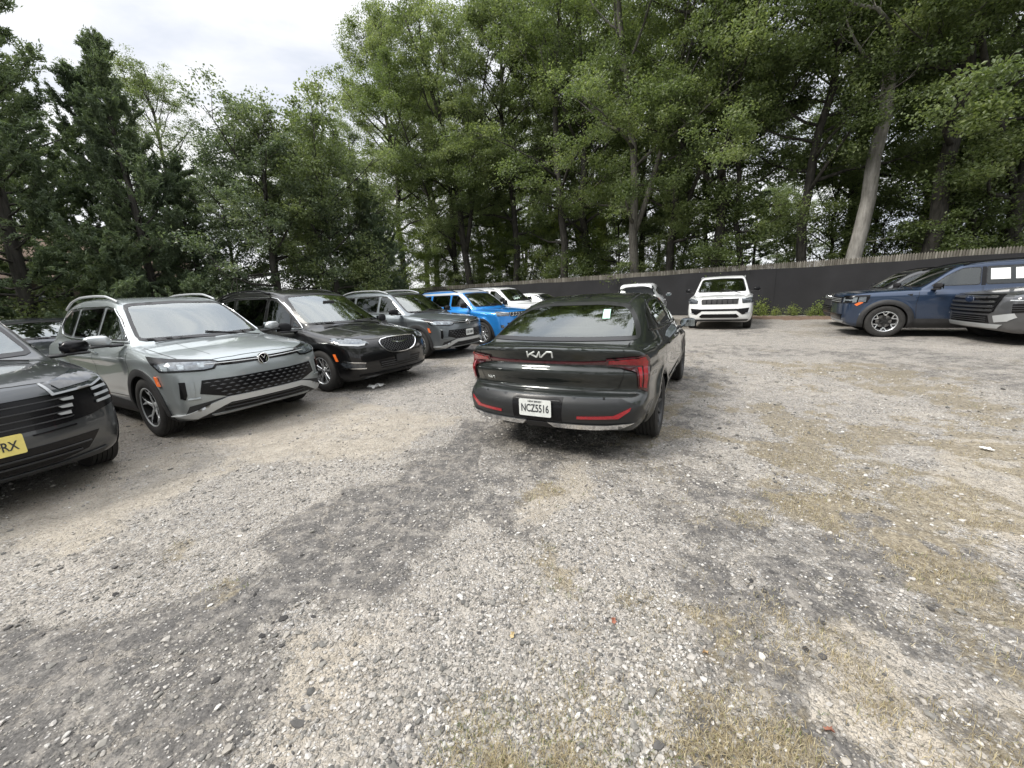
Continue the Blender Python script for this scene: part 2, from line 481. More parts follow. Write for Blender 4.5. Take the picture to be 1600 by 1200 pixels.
class Car:
    """one car: an Empty with all its parts"""
    def __init__(s, name, c, paint, h=.032):
        s.c = c; s.S = Shape(c); s.paint = paint
        s.root = empty(name)
        s.V, s.T = s.S.mesh(h)
        s.holes = []
    # plane: 'side' (x,z) | 'top' (x,y) | yaw in degrees (u,z)
    def rays(s, plane, P):
        n = len(P); O = np.zeros((n, 3)); D = np.zeros((n, 3))
        if plane == 'side':
            O[:, 0] = P[:, 0]; O[:, 2] = P[:, 1]; O[:, 1] = 1.4; D[:, 1] = -1
        elif plane == 'top':
            O[:, :2] = P; O[:, 2] = 2.4; D[:, 2] = -1
        else:
            a = R(plane); d = np.array([math.cos(a), math.sin(a)]); u = np.array([-d[1], d[0]])
            x0 = 0.0 if abs(plane) in (90,) else (2.1 if abs(plane) < 90 else -2.1)
            O[:, :2] = np.array([x0, 0]) + P[:, :1] * u + 1.8 * d; O[:, 2] = P[:, 1]; D[:, 0] = -d[0]; D[:, 1] = -d[1]
        return O, D
    def onto(s, plane, P, off=.0):
        O, D = s.rays(plane, np.asarray(P, float))
        Q, ok = s.S.march(O, D)
        g = s.S.grad(Q); g /= np.linalg.norm(g, axis=1)[:, None] + 1e-9
        return Q + g * off, g, ok
    def patch(s, name, mat, plane, outline, off=.004, thick=.012, inner=None, step=.035, mirror=False, both=False, parent=None, dish=0.0, split=False):
        P = resample(outline, step)
        cons = [list(range(len(P)))]
        pts = [P]
        if inner is not None:
            Q = resample(inner, step); cons.append(list(range(len(P), len(P) + len(Q)))); pts.append(Q)
        lo, hi = P.min(0), P.max(0)
        gx, gy = np.meshgrid(np.arange(lo[0], hi[0], step), np.arange(lo[1], hi[1], step))
        G = np.stack([gx.ravel(), gy.ravel()], 1)
        dd = poly_sdf(P, G[:, 0], G[:, 1]); G = G[dd < -step * .45]
        if inner is not None and len(G):
            dd = poly_sdf(Q, G[:, 0], G[:, 1]); G = G[dd > step * .45]
        if len(G): pts.append(G)
        A = np.vstack(pts)
        edges = []
        for c_ in cons: edges += [(c_[i], c_[(i + 1) % len(c_)]) for i in range(len(c_))]
        r = delaunay_2d_cdt([Vector(p) for p in A], edges, [], 0, 1e-6)
        A = np.array([tuple(v) for v in r[0]]); F = np.array([f for f in r[2] if len(f) == 3], int)
        cen = A[F].mean(1)
        k = poly_sdf(P, cen[:, 0], cen[:, 1]) < 0
        if inner is not None: k &= poly_sdf(Q, cen[:, 0], cen[:, 1]) > 0
        F = F[k]
        V, N, ok = s.onto(plane, A, 0)
        F = F[ok[F].all(1)]
        if dish: 
            dd = -poly_sdf(P, A[:, 0], A[:, 1]); off_ = off + dish * sstep(dd, 0, .06)
            V = V + N * off_[:, None]
        else: V = V + N * off
        fn = np.cross(V[F[:, 1]] - V[F[:, 0]], V[F[:, 2]] - V[F[:, 0]])
        fl = (fn * N[F[:, 0]]).sum(1) < 0; F[fl] = F[fl][:, ::-1]
        if thick > 0:                                        # skirt all round down into the body
            E = {}
            for t in F:
                for a, b in ((t[0], t[1]), (t[1], t[2]), (t[2], t[0])):
                    if (b, a) in E: del E[(b, a)]
                    else: E[(a, b)] = 1
            n = len(V); bv = sorted({i for e_ in E for i in e_}); mp_ = {}
            add = []
            for i in bv: mp_[i] = n + len(add); add.append(V[i] - N[i] * thick)
            F2 = []
            for a, b in E: F2 += [(b, a, mp_[a]), (b, mp_[a], mp_[b])]
            # separate rim vertices keep the edge crisp
            V = np.vstack([V, np.array(add)]); 
            if F2: F = np.vstack([F, np.array(F2)])
        def mk(Vv, Ff, nm):
            o = mesh_np(nm, Vv, Ff, mat, parent or s.root)
            o.data.set_sharp_from_angle(angle=R(50)); return o
        Vm, Fm = V * np.array([1, -1, 1]), F[:, ::-1]
        if mirror: return mk(Vm, Fm, name)
        if both == 'join': return mk(np.vstack([V, Vm]), np.vstack([F, Fm + len(V)]), name)
        o = mk(V, F, name)
        if both:
            return o, mk(Vm, Fm, name)
        return o
    def strip(s, name, mat, plane, line, w=.006, off=.0015, step=.04, both=True, parent=None, tube=None, lift=None):
        """thin ribbon (or tube) that follows the surface; both -> mirrored copy in the same mesh"""
        P = resample(line, step, False)
        V, N, ok = s.onto(plane, P, off if not tube else off)
        V, N = V[ok], N[ok]
        if lift is not None: V = V + np.array([0, 0, 1]) * np.interp(np.linspace(0, 1, len(V)), np.linspace(0, 1, len(lift)), lift)[:, None]
        if len(V) < 2: return None
        for sg in ((1, -1) if both and np.abs(V[:, 1]).max() > .03 else (1,)):
            mb = MB()
            W = V * np.array([1, sg, 1]); NN = N * np.array([1, sg, 1])
            if tube: mb.tube([tuple(p) for p in W], tube, 6)
            else:
                t = np.gradient(W, axis=0); b = np.cross(NN, t); b /= np.linalg.norm(b, axis=1)[:, None] + 1e-9
                A = W + b * w / 2; B = W - b * w / 2; n = len(W)
                mb.add([tuple(p) for p in A] + [tuple(p) for p in B], [(i, i + 1, n + i + 1, n + i) if sg > 0 else (i + n, n + i + 1, i + 1, i) for i in range(n - 1)])
            o = mb.build(name, mat, parent or s.root)
        return o
    def window(s, name, plane, outline, gmat, both=False, frit=.035, rnd=.06, hole=True, off=.003):
        P = rounded(outline, rnd)
        inn = shrink(P, frit)
        # inner ordering may flip; keep both as outlines
        g = s.patch(name, gmat, plane, P, off=off, thick=0, both=both)
        f = s.patch('window_seal', MAT_SEAL, plane, P, off=off + .002, thick=.006, inner=inn, both=both)
        gs = g if isinstance(g, tuple) else (g,); fs = f if isinstance(f, tuple) else (f,)
        for a, b in zip(gs, fs): b.parent = a
        if hole: s.holes.append((plane, shrink(P, frit * .6), both))
        return gs
    def finish_body(s, name='body', extra_clip=None):
        V, T = s.V, s.T; c = s.c
        for (ax, r, amp) in c['arches']:
            g = np.hypot(V[:, 0] - ax, V[:, 2] - c['wr']) - r
            g = np.where(np.abs(V[:, 1]) > .52, g, np.maximum(g, .01) )
            V, T = clip_mesh(V, T, g)
        for plane, P, both in s.holes:
            for sg in ((1, -1) if both else (1,)):
                if plane == 'side':
                    d = poly_sdf(P, V[:, 0], V[:, 2]); g = np.where(V[:, 1] * sg > .25, d, 1.0)
                elif plane == 'top':
                    d = poly_sdf(P, V[:, 0], V[:, 1] * sg); g = np.where(V[:, 2] > 1.2, d, 1.0)
                else:
                    a = R(plane); dd = np.array([math.cos(a), math.sin(a)])
                    u = V[:, 0] * -dd[1] + V[:, 1] * dd[0] * sg; w = V[:, 0] * dd[0] + V[:, 1] * dd[1]
                    d = poly_sdf(P, u, V[:, 2]); g = np.where(w > .25, d, 1.0)
                V, T = clip_mesh(V, T, g)
        o = mesh_np(name, V, T, s.paint, s.root)
        o.data.set_sharp_from_angle(angle=R(42))
        # wheel-arch liners
        for (ax, r, amp) in c['arches']:
            for sg in (1, -1):
                mb = MB()
                n = 26; vv = []
                for j, yy in enumerate((.50, .72, s.S.W * .985)):
                    for i in range(n):
                        a = -.28 + (math.pi + .56) * i / (n - 1)
                        q = r + .004
                        yo = yy
                        if j == 2:
                            yo = min(yy, float(s.S.halfw(np.array([ax + q * math.cos(a)]), np.array([c['wr'] + q * math.sin(a)]))[0]) - .004)
                        vv.append((ax + q * math.cos(a), sg * yo, c['wr'] + q * math.sin(a)))
                f = []
                for j in range(2):
                    for i in range(n - 1): f.append((j * n + i, j * n + i + 1, (j + 1) * n + i + 1, (j + 1) * n + i))
                f.append(tuple(range(n)))
                mb.add(vv, f)
                mb.build('wheel_arch_liner', MAT_LINER, s.root)
        return o

def make_wheel(car, x, side, style, mats, wy=None, steer=0.0):
    """wheel part (rim) with tyre as its child; style: dict"""
    c = car.c; r = c['wr']; w = style.get('w', .225); rr = style.get('rr', .235)
    yo = wy if wy is not None else car.S.W - .03
    key = (style['id'], r, w, rr)
    cache = make_wheel.cache
    if key not in cache:
        cache[key] = (tyre_mesh(r, w, rr), rim_mesh(rr, w, style))
    (tm, rms) = cache[key]
    rim = bpy.data.objects.new('wheel', rms.copy() if False else rms); COL.objects.link(rim)
    rim.parent = car.root; rim.location = (x, side * (yo - w / 2), r)
    rim.rotation_euler = (0, random.uniform(0, 1.2) * 0, R(steer) + (0 if side > 0 else math.pi))
    ty = bpy.data.objects.new('tyre', tm); COL.objects.link(ty); ty.parent = rim
    return rim
make_wheel.cache = {}

def tyre_mesh(r, w, rr):
    mb = MB(); h = w / 2
    prof = [(rr, -h * .80), (rr + .012, -h * .90), (rr + .04, -h * .99), (r - .05, -h * 1.0), (r - .022, -h * .93), (r - .008, -h * .84)]
    grooves = []
    nr = 5; tw = h * .78
    for k in range(nr):
        a = -tw + 2 * tw * k / nr; b = -tw + 2 * tw * (k + 1) / nr; g = .006
        grooves += [(r - .009, a + .0001), (r, a + .003), (r, b - g), (r - .009, b - g + .001)]
    prof2 = [(q[0], -q[1]) for q in prof[::-1]]
    n = 72
    mb.lathe(prof + grooves + prof2, n)
    # sideways sipes: tread blocks
    o = mb.build('tyre', MAT_TYRE, None, angle=30); me = o.data; bpy.data.objects.remove(o)
    return me

def rim_mesh(rr, w, st):
    """outer face towards +y"""
    mb = MB(); h = w / 2
    mb.lathe([(rr + .004, h * .82), (rr + .006, h * .90), (rr - .004, h * .92), (rr - .014, h * .84), (rr - .022, h * .55), (rr - .03, -h * .2), (rr - .03, -h * .9)], 48)
    n = st.get('n', 5); yf = h * st.get('face', .55); hub = .062
    def spoke(a0, a1, w0, w1, y0, y1, r0, r1, d=.03):
        # tapered bar from (r0,a0) to (r1,a1)
        p = Vector((r0 * math.cos(a0), 0, r0 * math.sin(a0))); q = Vector((r1 * math.cos(a1), 0, r1 * math.sin(a1)))
        t = (q - p).normalized(); sd = Vector((-t.z, 0, t.x))
        v = []
        for (c0, ww, yy) in ((p, w0, y0), ((p + q) / 2, (w0 + w1) / 2, (y0 + y1) / 2 + .004), (q, w1, y1)):
            for (sx, dy) in ((-1, -.006), (-.65, 0), (.65, 0), (1, -.006), (1, -d), (-1, -d)):
                v.append(c0 + sd * (sx * ww / 2) + Vector((0, yy + dy, 0)))
        f = []
        for k in range(2):
            for i in range(6):
                j = (i + 1) % 6; f.append((k * 6 + i, k * 6 + j, k * 6 + 6 + j, k * 6 + 6 + i))
        f += [(5, 4, 3, 2, 1, 0), (12, 13, 14, 15, 16, 17)]
        mb.add(v, f)
    yr = h * .80
    kind = st.get('kind', 'twin')
    for i in range(n):
        a = 2 * math.pi * i / n + math.pi / 2
        if kind == 'twin':
            d = st.get('spread', .20)
            spoke(a - .10, a - d, .030, .024, yf, yr, hub * .8, rr - .008); spoke(a + .10, a + d, .030, .024, yf, yr, hub * .8, rr - .008)
        elif kind == 'wide':
            spoke(a, a, .055, .085, yf, yr, hub * .7, rr - .008, .025)
        elif kind == 'vee':
            spoke(a, a - .30, .050, .030, yf, yr, hub * .8, rr - .008); spoke(a, a + .30, .05, .030, yf, yr, hub * .8, rr - .008)
        elif kind == 'thin':
            spoke(a, a, .030, .020, yf, yr, hub * .8, rr - .008)
        elif kind == 'wye':
            rm = rr * .62
            spoke(a, a, .050, .034, yf, yf * .6 + yr * .4, hub * .7, rm); spoke(a, a - .26, .030, .022, yf * .6 + yr * .4, yr, rm * .95, rr - .008); spoke(a, a + .26, .030, .022, yf * .6 + yr * .4, yr, rm * .95, rr - .008)
        a2 = a + math.pi / n if n <= 6 else a
        mb.lathe([(0, yf - .006), (.009, yf - .006), (.009, yf - .03)], 8, Matrix.Translation((.045 * math.cos(a2), 0, .045 * math.sin(a2))))
    mb.lathe([(0, yf + .008), (.026, yf + .007), (.03, yf + .001), (.058, yf - .002), (.072, yf - .012), (.074, yf - .045)], 24)
    nf_light = len(mb.f)
    # brake disc and backing, dark
    mb.lathe([(.0, -.012), (.155, -.012), (.155, -.03), (0, -.03)], 32)
    nf_disc = len(mb.f)
    mb.lathe([(rr - .031, -h * .55), (0, -h * .55)], 32)
    # dark accents in an alloy: second colour on some spoke sides
    if st.get('ring'):
        pass
    me_o = mb.build('wheel', None, None, angle=28); me = me_o.data; bpy.data.objects.remove(me_o)
    me.materials.append(st['mat']); me.materials.append(MAT_DISC); me.materials.append(MAT_LINER)
    mi = np.zeros(len(me.polygons), np.int32); mi[nf_light:nf_disc] = 1; mi[nf_disc:] = 2
    if st.get('two_tone'):
        ce = np.zeros(len(me.polygons) * 3, np.float32); me.polygons.foreach_get('center', ce); ce = ce.reshape(-1, 3)
        dk = (np.hypot(ce[:, 0], ce[:, 2]) < st['two_tone'] * rr); dk[nf_light:] = False; mi[dk] = 2
    if st.get('side_dark'):
        nrm = np.zeros(len(me.polygons) * 3, np.float32); me.polygons.foreach_get('normal', nrm); nrm = nrm.reshape(-1, 3)
        dk = (np.abs(nrm[:, 1]) < .6); dk[nf_light:] = False
        mi[dk] = 2
    me.polygons.foreach_set('material_index', mi)
    return me

def seats(car, zr=0.0, xf=0.0, rows=2, wheel=True, lhd=1):
    """front seats, rear bench, dashboard and steering wheel"""
    for sg in (1, -1):
        mb = MB()
        mb.box((xf + .02, sg * .36, .56 + zr), (.52, .50, .16), bev=.06)
        M = Matrix.Rotation(R(-18), 3, 'Y')
        mb.box((xf - .34, sg * .36, .90 + zr), (.15, .48, .62), M, bev=.06)
        mb.box((xf - .45, sg * .36, 1.245 + zr), (.10, .25, .17), M, bev=.045)
        mb.tube([(xf - .43, sg * .36 + .05, 1.12 + zr), (xf - .45, sg * .36 + .05, 1.22 + zr)], .008, 6)
        mb.build('seat', MAT_SEAT, car.root)
    for k in range(rows - 1):
        xr = xf - 1.05 - .8 * k
        mb = MB(); M = Matrix.Rotation(R(-20), 3, 'Y')
        mb.box((xr + .1, 0, .58 + zr), (.5, 1.25, .16), bev=.05)
        mb.box((xr - .22, 0, .88 + zr), (.15, 1.28, .56), M, bev=.05)
        for yy in (-.38, .38): mb.box((xr - .33, yy, 1.19 + zr), (.09, .24, .13), M, bev=.035)
        mb.build('rear_bench', MAT_SEAT, car.root)
    mb = MB()
    mb.box((xf + .98, 0, .80 + zr), (.50, 1.36, .26), bev=.07)
    mb.box((xf + .35, 0, .60 + zr), (.8, .18, .25), bev=.05)
    mb.build('dashboard', MAT_DASH, car.root)
    mb = MB(); mb.box((xf + .52, 0, 1.27 + zr * 1.25), (.03, .25, .07), bev=.02); mb.build('rear_view_mirror', MAT_DASH, car.root)
    if wheel:
        mb = MB(); Mw = Matrix.Translation((xf + .60, .36 * lhd, .88 + zr)) @ Matrix.Rotation(R(66), 4, 'Z').inverted() @ Matrix.Rotation(R(0), 4, 'X')
        Mw = Matrix.Translation((xf + .60, .36 * lhd, .90 + zr)) @ Matrix.Rotation(R(-90), 4, 'Z') @ Matrix.Rotation(R(-24), 4, 'X')
        ring = []
        for i in range(8):
            a = 2 * math.pi * i / 8; ring.append((.18 + .014 * math.cos(a), .014 * math.sin(a)))
        mb.lathe(ring, 24, Mw, close=True)
        for a in (-math.pi / 2, 0, math.pi):
            mb.tube([Mw @ Vector((0, 0, 0)), Mw @ Vector((.18 * math.cos(a), 0, .18 * math.sin(a)))], .016, 6)
        mb.lathe([(0, .02), (.06, .015), (.06, -.03)], 12, Mw)
        mb.build('steering_wheel', MAT_DASH, car.root)

def side_mirror(car, x, y, z, cap, both=True, sz=(.13, .22, .15), arm=None, lower=None):
    """door mirror: shell, glass as a child"""
    for sg in (1, -1):
        n = 7; m = 14; vv = []
        for i in range(n):
            t = i / (n - 1); yy = (t - .5) * sz[1]
            s_ = (1 - (2 * t - 1) ** 4 * .75) * (1 - .22 * t)
            for k in range(m):
                a = 2 * math.pi * k / m
                ca, sa = math.cos(a), math.sin(a)
                px = sz[0] / 2 * math.copysign(abs(ca) ** .6, ca) * s_; pz = sz[2] / 2 * math.copysign(abs(sa) ** .7, sa) * s_
                if px < 0: px *= .62
                vv.append((x + px - .04 * t, sg * (y + yy + sz[1] / 2), z + pz + .012 * t))
        f = []
        for i in range(n - 1):
            for k in range(m):
                l = (k + 1) % m; q = (i * m + k, i * m + l, (i + 1) * m + l, (i + 1) * m + k)
                f.append(q if sg > 0 else q[::-1])
        e0 = tuple(range(m)); e1 = tuple((n - 1) * m + k for k in range(m))
        f += [e0[::-1] if sg > 0 else e0, e1 if sg > 0 else e1[::-1]]
        mb = MB(); mb.add(vv, f)
        o = mb.build('side_mirror', cap, car.root, angle=50)
        g = MB(); g.box((x - sz[0] * .36 - .028, sg * (y + sz[1] * .5), z + .004), (.006, sz[1] * .80, sz[2] * .72), bev=.002)
        g.build('mirror_glass', MAT_MIRROR, o)
        a = MB(); a.box((x + .0, sg * (y - .03), z - sz[2] * .42), (.09, .14, .035), bev=.012)
        if lower: a.box((x, sg * (y + sz[1] * .48), z - sz[2] * .38), (sz[0] * .7, sz[1] * .8, .03), bev=.012)
        a.build('mirror_arm', MAT_PLASTIC, o)

def text_mesh(txt, size=.1, depth=.002, bold=0.0, sx=1.0):
    cu = bpy.data.curves.new('t', 'FONT'); cu.body = txt; cu.size = size; cu.extrude = depth; cu.offset = bold
    cu.align_x = 'CENTER'; cu.align_y = 'CENTER'
    o = bpy.data.objects.new('t', cu); COL.objects.link(o)
    dg = bpy.context.evaluated_depsgraph_get(); me = bpy.data.meshes.new_from_object(o.evaluated_get(dg))
    bpy.data.objects.remove(o)
    if sx != 1.0:
        for v in me.vertices: v.co.x *= sx
    return me

def plate(car, x, z, front, txt, base, ink, top=None, bottom=None, y=0.0, tilt=0.0):
    """licence plate with raised characters"""
    sg = 1 if front else -1
    o = empty_mesh = None
    mb = MB(); w, h = .305, .152
    prof = []
    for cx, cz, a0 in ((w / 2 - .012, h / 2 - .012, 0), (-w / 2 + .012, h / 2 - .012, 90), (-w / 2 + .012, -h / 2 + .012, 180), (w / 2 - .012, -h / 2 + .012, 270)):
        for k in range(4):
            a = R(a0 + 30 * k); prof.append((cx + .012 * math.cos(a), cz + .012 * math.sin(a)))
    n = len(prof)
    v = [(0.002, p[0], p[1]) for p in prof] + [(-.002, p[0], p[1]) for p in prof]
    f = [tuple(range(n)), tuple(range(2 * n - 1, n - 1, -1))] + [(i, n + i, n + (i + 1) % n, (i + 1) % n) for i in range(n)]
    mb.add(v, f)
    pl = mb.build('license_plate', base, car.root, smooth=False)
    pl.location = (x, y, z); pl.rotation_euler = (0, R(tilt) * sg, 0 if front else math.pi)
    def put(t, size, zz, bold, sx, m, nm):
        me = text_mesh(t, size, .0012, bold, sx); me.materials.append(m)
        to = bpy.data.objects.new(nm, me); COL.objects.link(to); to.parent = pl
        to.rotation_euler = (R(90), 0, R(90)); to.location = (.0035, 0, zz)
    put(txt, .098, -.006, .0012, .66, ink, 'plate_number')
    if top: put(top, .020, .058, 0, 1.2, ink, 'plate_state')
    if bottom: put(bottom, .016, -.062, 0, 1.2, ink, 'plate_motto')
    return pl

MAT_SEAL = principled('window_seal_rubber', (.008, .008, .009), .35)
MAT_LINER = principled('wheel_well_plastic', (.012, .012, .012), .9)
MAT_TYRE = principled('tyre_rubber', (.022, .021, .02), .78, noise=.35, nscale=9, bump=.25, bscale=90)
MAT_DISC = principled('brake_disc_steel', (.28, .27, .26), .4, metal=.9, noise=.3, nscale=14)
MAT_SEAT = principled('seat_fabric', (.06, .06, .062), .8)
MAT_DASH = principled('dashboard_plastic', (.018, .018, .018), .6)
MAT_MIRROR = principled('mirror_silver', (.34, .38, .40), .03, metal=1.0)
MAT_PLASTIC = principled('black_textured_plastic', (.022, .022, .023), .62, noise=.18, nscale=8, bump=.15, bscale=260)
MAT_GLOSSBLACK = principled('gloss_black_trim', (.005, .005, .006), .25, coat=.08, spec=.25)
MAT_DARKGREY = principled('dark_grey_plastic', (.034, .035, .037), .45, noise=.1)
MAT_CHROME = principled('chrome_trim', (.78, .79, .80), .12, metal=1.0)
MAT_SILVER = principled('satin_silver_trim', (.52, .54, .55), .36, metal=.5)
MAT_GAP = principled('panel_gap_black', (.004, .004, .004), .9)
MAT_LAMP = principled('headlamp_lens', (.11, .125, .14), .12, metal=.35, coat=1.0, noise=.5, nscale=22)
MAT_LAMPDARK = principled('smoked_lamp_lens', (.035, .040, .047), .10, coat=1.0, noise=.4, nscale=26)
MAT_LAMPCHROME = principled('lamp_reflector', (.22, .25, .27), .3, metal=.5, coat=1.0, noise=.5, nscale=30)
MAT_LED = principled('running_light', (.42, .44, .46), .3, coat=1.0)
MAT_AMBER = principled('amber_marker_lens', (.80, .16, .03), .25, coat=.8)
MAT_RED = principled('red_tail_lens', (.30, .007, .014), .16, coat=1.0, noise=.25, nscale=40)
MAT_REDDARK = principled('dark_red_lens', (.05, .004, .008), .12, coat=1.0)
MAT_PLATEWHITE = principled('plate_white', (.66, .68, .66), .5, noise=.06, nscale=18)
MAT_PLATEYELLOW = principled('plate_yellow', (.78, .66, .20), .5, noise=.06)
MAT_INK = principled('plate_ink', (.03, .035, .04), .5)
MAT_PAPER = principled('white_paper', (.82, .82, .80), .8)
GLASS_CLEAR = glass_mat('windshield_glass', (.66, .74, .72), 2.3, 0, .05)
GLASS_TINT = glass_mat('side_window_glass', (.34, .37, .37), 1.7, 0, .02)
GLASS_DARK = glass_mat('privacy_glass', (.05, .055, .06), 1.3, 0, .01)
# ------------------------------------------------------------------ dark grey fastback sedan, seen from behind
def put(car, x, y, deg, z=0.0):
    car.root.location = (x, y, z); car.root.rotation_euler = (0, 0, R(deg))

W5 = dict(id='sedan', n=5, kind='vee', mat=MAT_DARKGREY, rr=.225, w=.235)
MAT_BUMPER = principled('sedan_bumper_plastic', (.013, .014, .015), .42, coat=.08, noise=.1)
def build_sedan():
    c = dict(L=4.71, H=1.42, wr=.325, belt=.98, cw=.875, tum=.53, cf=.30, cr=.30, cp=2.4, crown=.045, k1=.07, k2=.10, k3=.03, ssm=15,
        ccf=.20, ccr=.14, rcrown=.05, ctr=.11,
        low=[(2.18, .20), (2.32, .30), (2.355, .50), (2.32, .66), (2.20, .76), (1.80, .86), (1.35, .93), (1.05, .97), (.2, 1.0), (-.9, 1.02), (-1.6, 1.025), (-2.05, 1.03), (-2.20, 1.034), (-2.255, 1.022),
             (-2.215, .93), (-2.198, .90), (-2.202, .865), (-2.25, .815), (-2.19, .665), (-2.29, .628), (-2.335, .58), (-2.35, .52), (-2.345, .42), (-2.28, .32), (-2.05, .27), (-1.6, .22), (0, .17), (1.8, .17)],
        cab=[(1.30, .93), (1.02, 1.09), (.62, 1.30), (.30, 1.41), (-.1, 1.448), (-.45, 1.448), (-.85, 1.41), (-1.25, 1.31), (-1.62, 1.175), (-1.98, 1.03), (-2.0, .9), (1.3, .85)],
        sec=[(.15, .78), (.26, .83), (.36, .885), (.52, .925), (.68, .915), (.78, .92), (.90, .905), (1.02, .865), (1.10, .82)],
        plan=[(-2.355, .80), (-2.2, .90), (-1.95, .965), (-1.5, 1.0), (-.5, .995), (.6, .995), (1.4, 1.0), (1.9, .97), (2.2, .90), (2.355, .78)],
        arches=[(1.455, .365, .022), (-1.285, .365, .03)],
        creases=[(-2.1, 1.9, .80, .0, .006), (-1.0, 1.1, .36, .02, .010)])
    paint = car_paint('sedan_graphite_paint', (.018, .022, .021), metal=.5, rough=.36, dust=.06)
    k = Car('parked_sedan', c, paint, .019)
    # glass
    k.window('rear_window', 180, [(-.765, 1.045), (.765, 1.045), (.735, 1.13), (.665, 1.24), (.56, 1.335), (.30, 1.368), (-.30, 1.368), (-.56, 1.335), (-.665, 1.24), (-.735, 1.13)], GLASS_TINT, frit=.03, rnd=.08)
    k.window('windshield', 'top', [(1.12, -.68), (1.20, 0), (1.12, .68), (.42, .56), (.48, 0), (.42, -.56)], GLASS_CLEAR, frit=.03, rnd=.06)
    k.window('side_window', 'side', [(1.02, 1.045), (.10, 1.06), (.06, 1.37), (.32, 1.365), (.62, 1.27)], GLASS_TINT, both=True, frit=.018, rnd=.04)
    k.window('side_window', 'side', [(.02, 1.06), (-.86, 1.085), (-.98, 1.20), (-.86, 1.335), (-.60, 1.372), (-.02, 1.375)], GLASS_TINT, both=True, frit=.018, rnd=.04)
    k.patch('quarter_panel_trim', MAT_GLOSSBLACK, 'side', [(-.90, 1.09), (-1.34, 1.11), (-1.18, 1.235), (-.96, 1.30), (-1.02, 1.2)], both=True, off=.003)
    k.strip('window_trim', MAT_GLOSSBLACK, 'side', [(1.08, 1.03), (.1, 1.04), (-.9, 1.068), (-1.38, 1.095)], tube=.009, off=.004)
    k.patch('roof_antenna', MAT_GLOSSBLACK, 'top', [(-.62, -.03), (-.62, .03), (-.82, .022), (-.82, -.022)], off=.004, thick=.01, dish=.05)
    # tail-lamp: thin bar across the lid, and the vertical claws on both corners
    k.patch('light_bar', MAT_REDDARK, 180, [(-.74, .918), (-.40, .905), (.40, .905), (.74, .918), (.74, .87), (.40, .882), (-.40, .882), (-.74, .87)], off=.012)
    k.patch('tail_light', MAT_REDDARK, 205, [(.50, .93), (.84, .945), (.875, .90), (.86, .62), (.78, .66), (.755, .80), (.62, .845), (.50, .87)], off=.017, both=True)
    k.patch('tail_light_element', MAT_RED, 205, [(.52, .918), (.82, .932), (.85, .89), (.842, .66), (.815, .67), (.81, .86), (.62, .885), (.52, .892)], off=.023, both=True, thick=.004)
    k.patch('tail_light_element', MAT_RED, 205, [(.765, .84), (.795, .85), (.80, .67), (.785, .68)], off=.023, both=True, thick=.004)
    # lower bumper in black with a bright sill strip
    k.patch('rear_bumper_panel', MAT_BUMPER, 180, [(-.86, .52), (-.70, .595), (-.30, .612), (.30, .612), (.70, .595), (.86, .52), (.875, .44), (.80, .37), (.60, .335), (-.60, .335), (-.80, .37), (-.875, .44)], off=.004)
    k.patch('plate_recess', MAT_GLOSSBLACK, 180, [(-.24, .608), (.24, .608), (.23, .385), (-.23, .385)], off=.007, thick=.006)
    k.patch('bumper_trim', MAT_CHROME, 180, [(.10, .395), (.60, .385), (.80, .395), (.70, .350), (.55, .342), (.15, .352)], off=.022, both=True)
    k.patch('tow_cover', MAT_PLASTIC, 180, [(-.10, .385), (.10, .385), (.13, .315), (-.13, .315)], off=.016)
    k.patch('reflector', MAT_RED, 190, [(.32, .458), (.62, .462), (.76, .525), (.75, .497), (.66, .436), (.32, .436)], off=.010, both=True, thick=.008)
    # lid and panel gaps
    k.strip('trunk_seam', MAT_GAP, 180, [(.70, 1.03), (.71, .93), (.70, .77), (.66, .665), (.60, .650), (0, .652)], w=.008)
    k.strip('door_seam', MAT_GAP, 'side', [(.06, 1.04), (.07, .6), (.0, .30)], w=.007)
    k.strip('door_seam', MAT_GAP, 'side', [(-.88, 1.08), (-1.0, .90), (-.92, .72), (-.78, .36)], w=.007)
    k.strip('door_seam', MAT_GAP, 'side', [(1.08, 1.0), (1.12, .8), (1.02, .30)], w=.007)
    k.strip('hood_seam', MAT_GAP, 'top', [(1.15, .72), (1.8, .70), (2.1, .62)], w=.006)
    k.strip('roof_ditch', MAT_GAP, 'top', [(.55, .53), (0, .565), (-.8, .545), (-1.25, .52)], w=.014)
    k.strip('sill_trim', MAT_PLASTIC, 'side', [(1.05, .24), (0, .235), (-.88, .25)], tube=.03, off=-.01)
    k.strip('parking_sensor', MAT_GAP, 180, [(.56, .60), (.575, .60)], w=.016, off=.009)
    for xx in (.28, -.66):
        k.strip('door_handle', MAT_GLOSSBLACK, 'side', [(xx, .895), (xx - .16, .90)], tube=[.006, .012, .012, .012, .006][:0] or .011, off=.012)
    # badges
    stroke_letters(k, 'emblem', MAT_PLATEWHITE, 180, -.0, .968, .052, .235, off=.004)
    stroke_letters(k, 'model_badge', MAT_PLATEWHITE, 180, -.56, .72, .026, .085, off=.006)
    plate(k, -2.372, .515, False, 'NCZ5516', MAT_PLATEWHITE, MAT_INK, top='NEW JERSEY', tilt=0)
    # paper tag on the inside of the back glass
    k.patch('window_sticker', principled('pale_green_paper', (.42, .68, .56), .6), 180, [(.36, 1.215), (.32, 1.295), (.39, 1.295), (.43, 1.215)], off=.004, thick=0)
    side_mirror(k, .76, .90, .985, paint, sz=(.12, .22, .14))
    k.finish_body()
    for x_ in (1.455, -1.285):
        for sd in (1, -1): make_wheel(k, x_, sd, W5, None, wy=.925)
    seats(k, zr=-.02, xf=0)
    mb = MB(); mb.box((-1.55, 0, .93), (.7, 1.3, .06), bev=.02); mb.build('parcel_shelf', MAT_DASH, k.root)
    return k

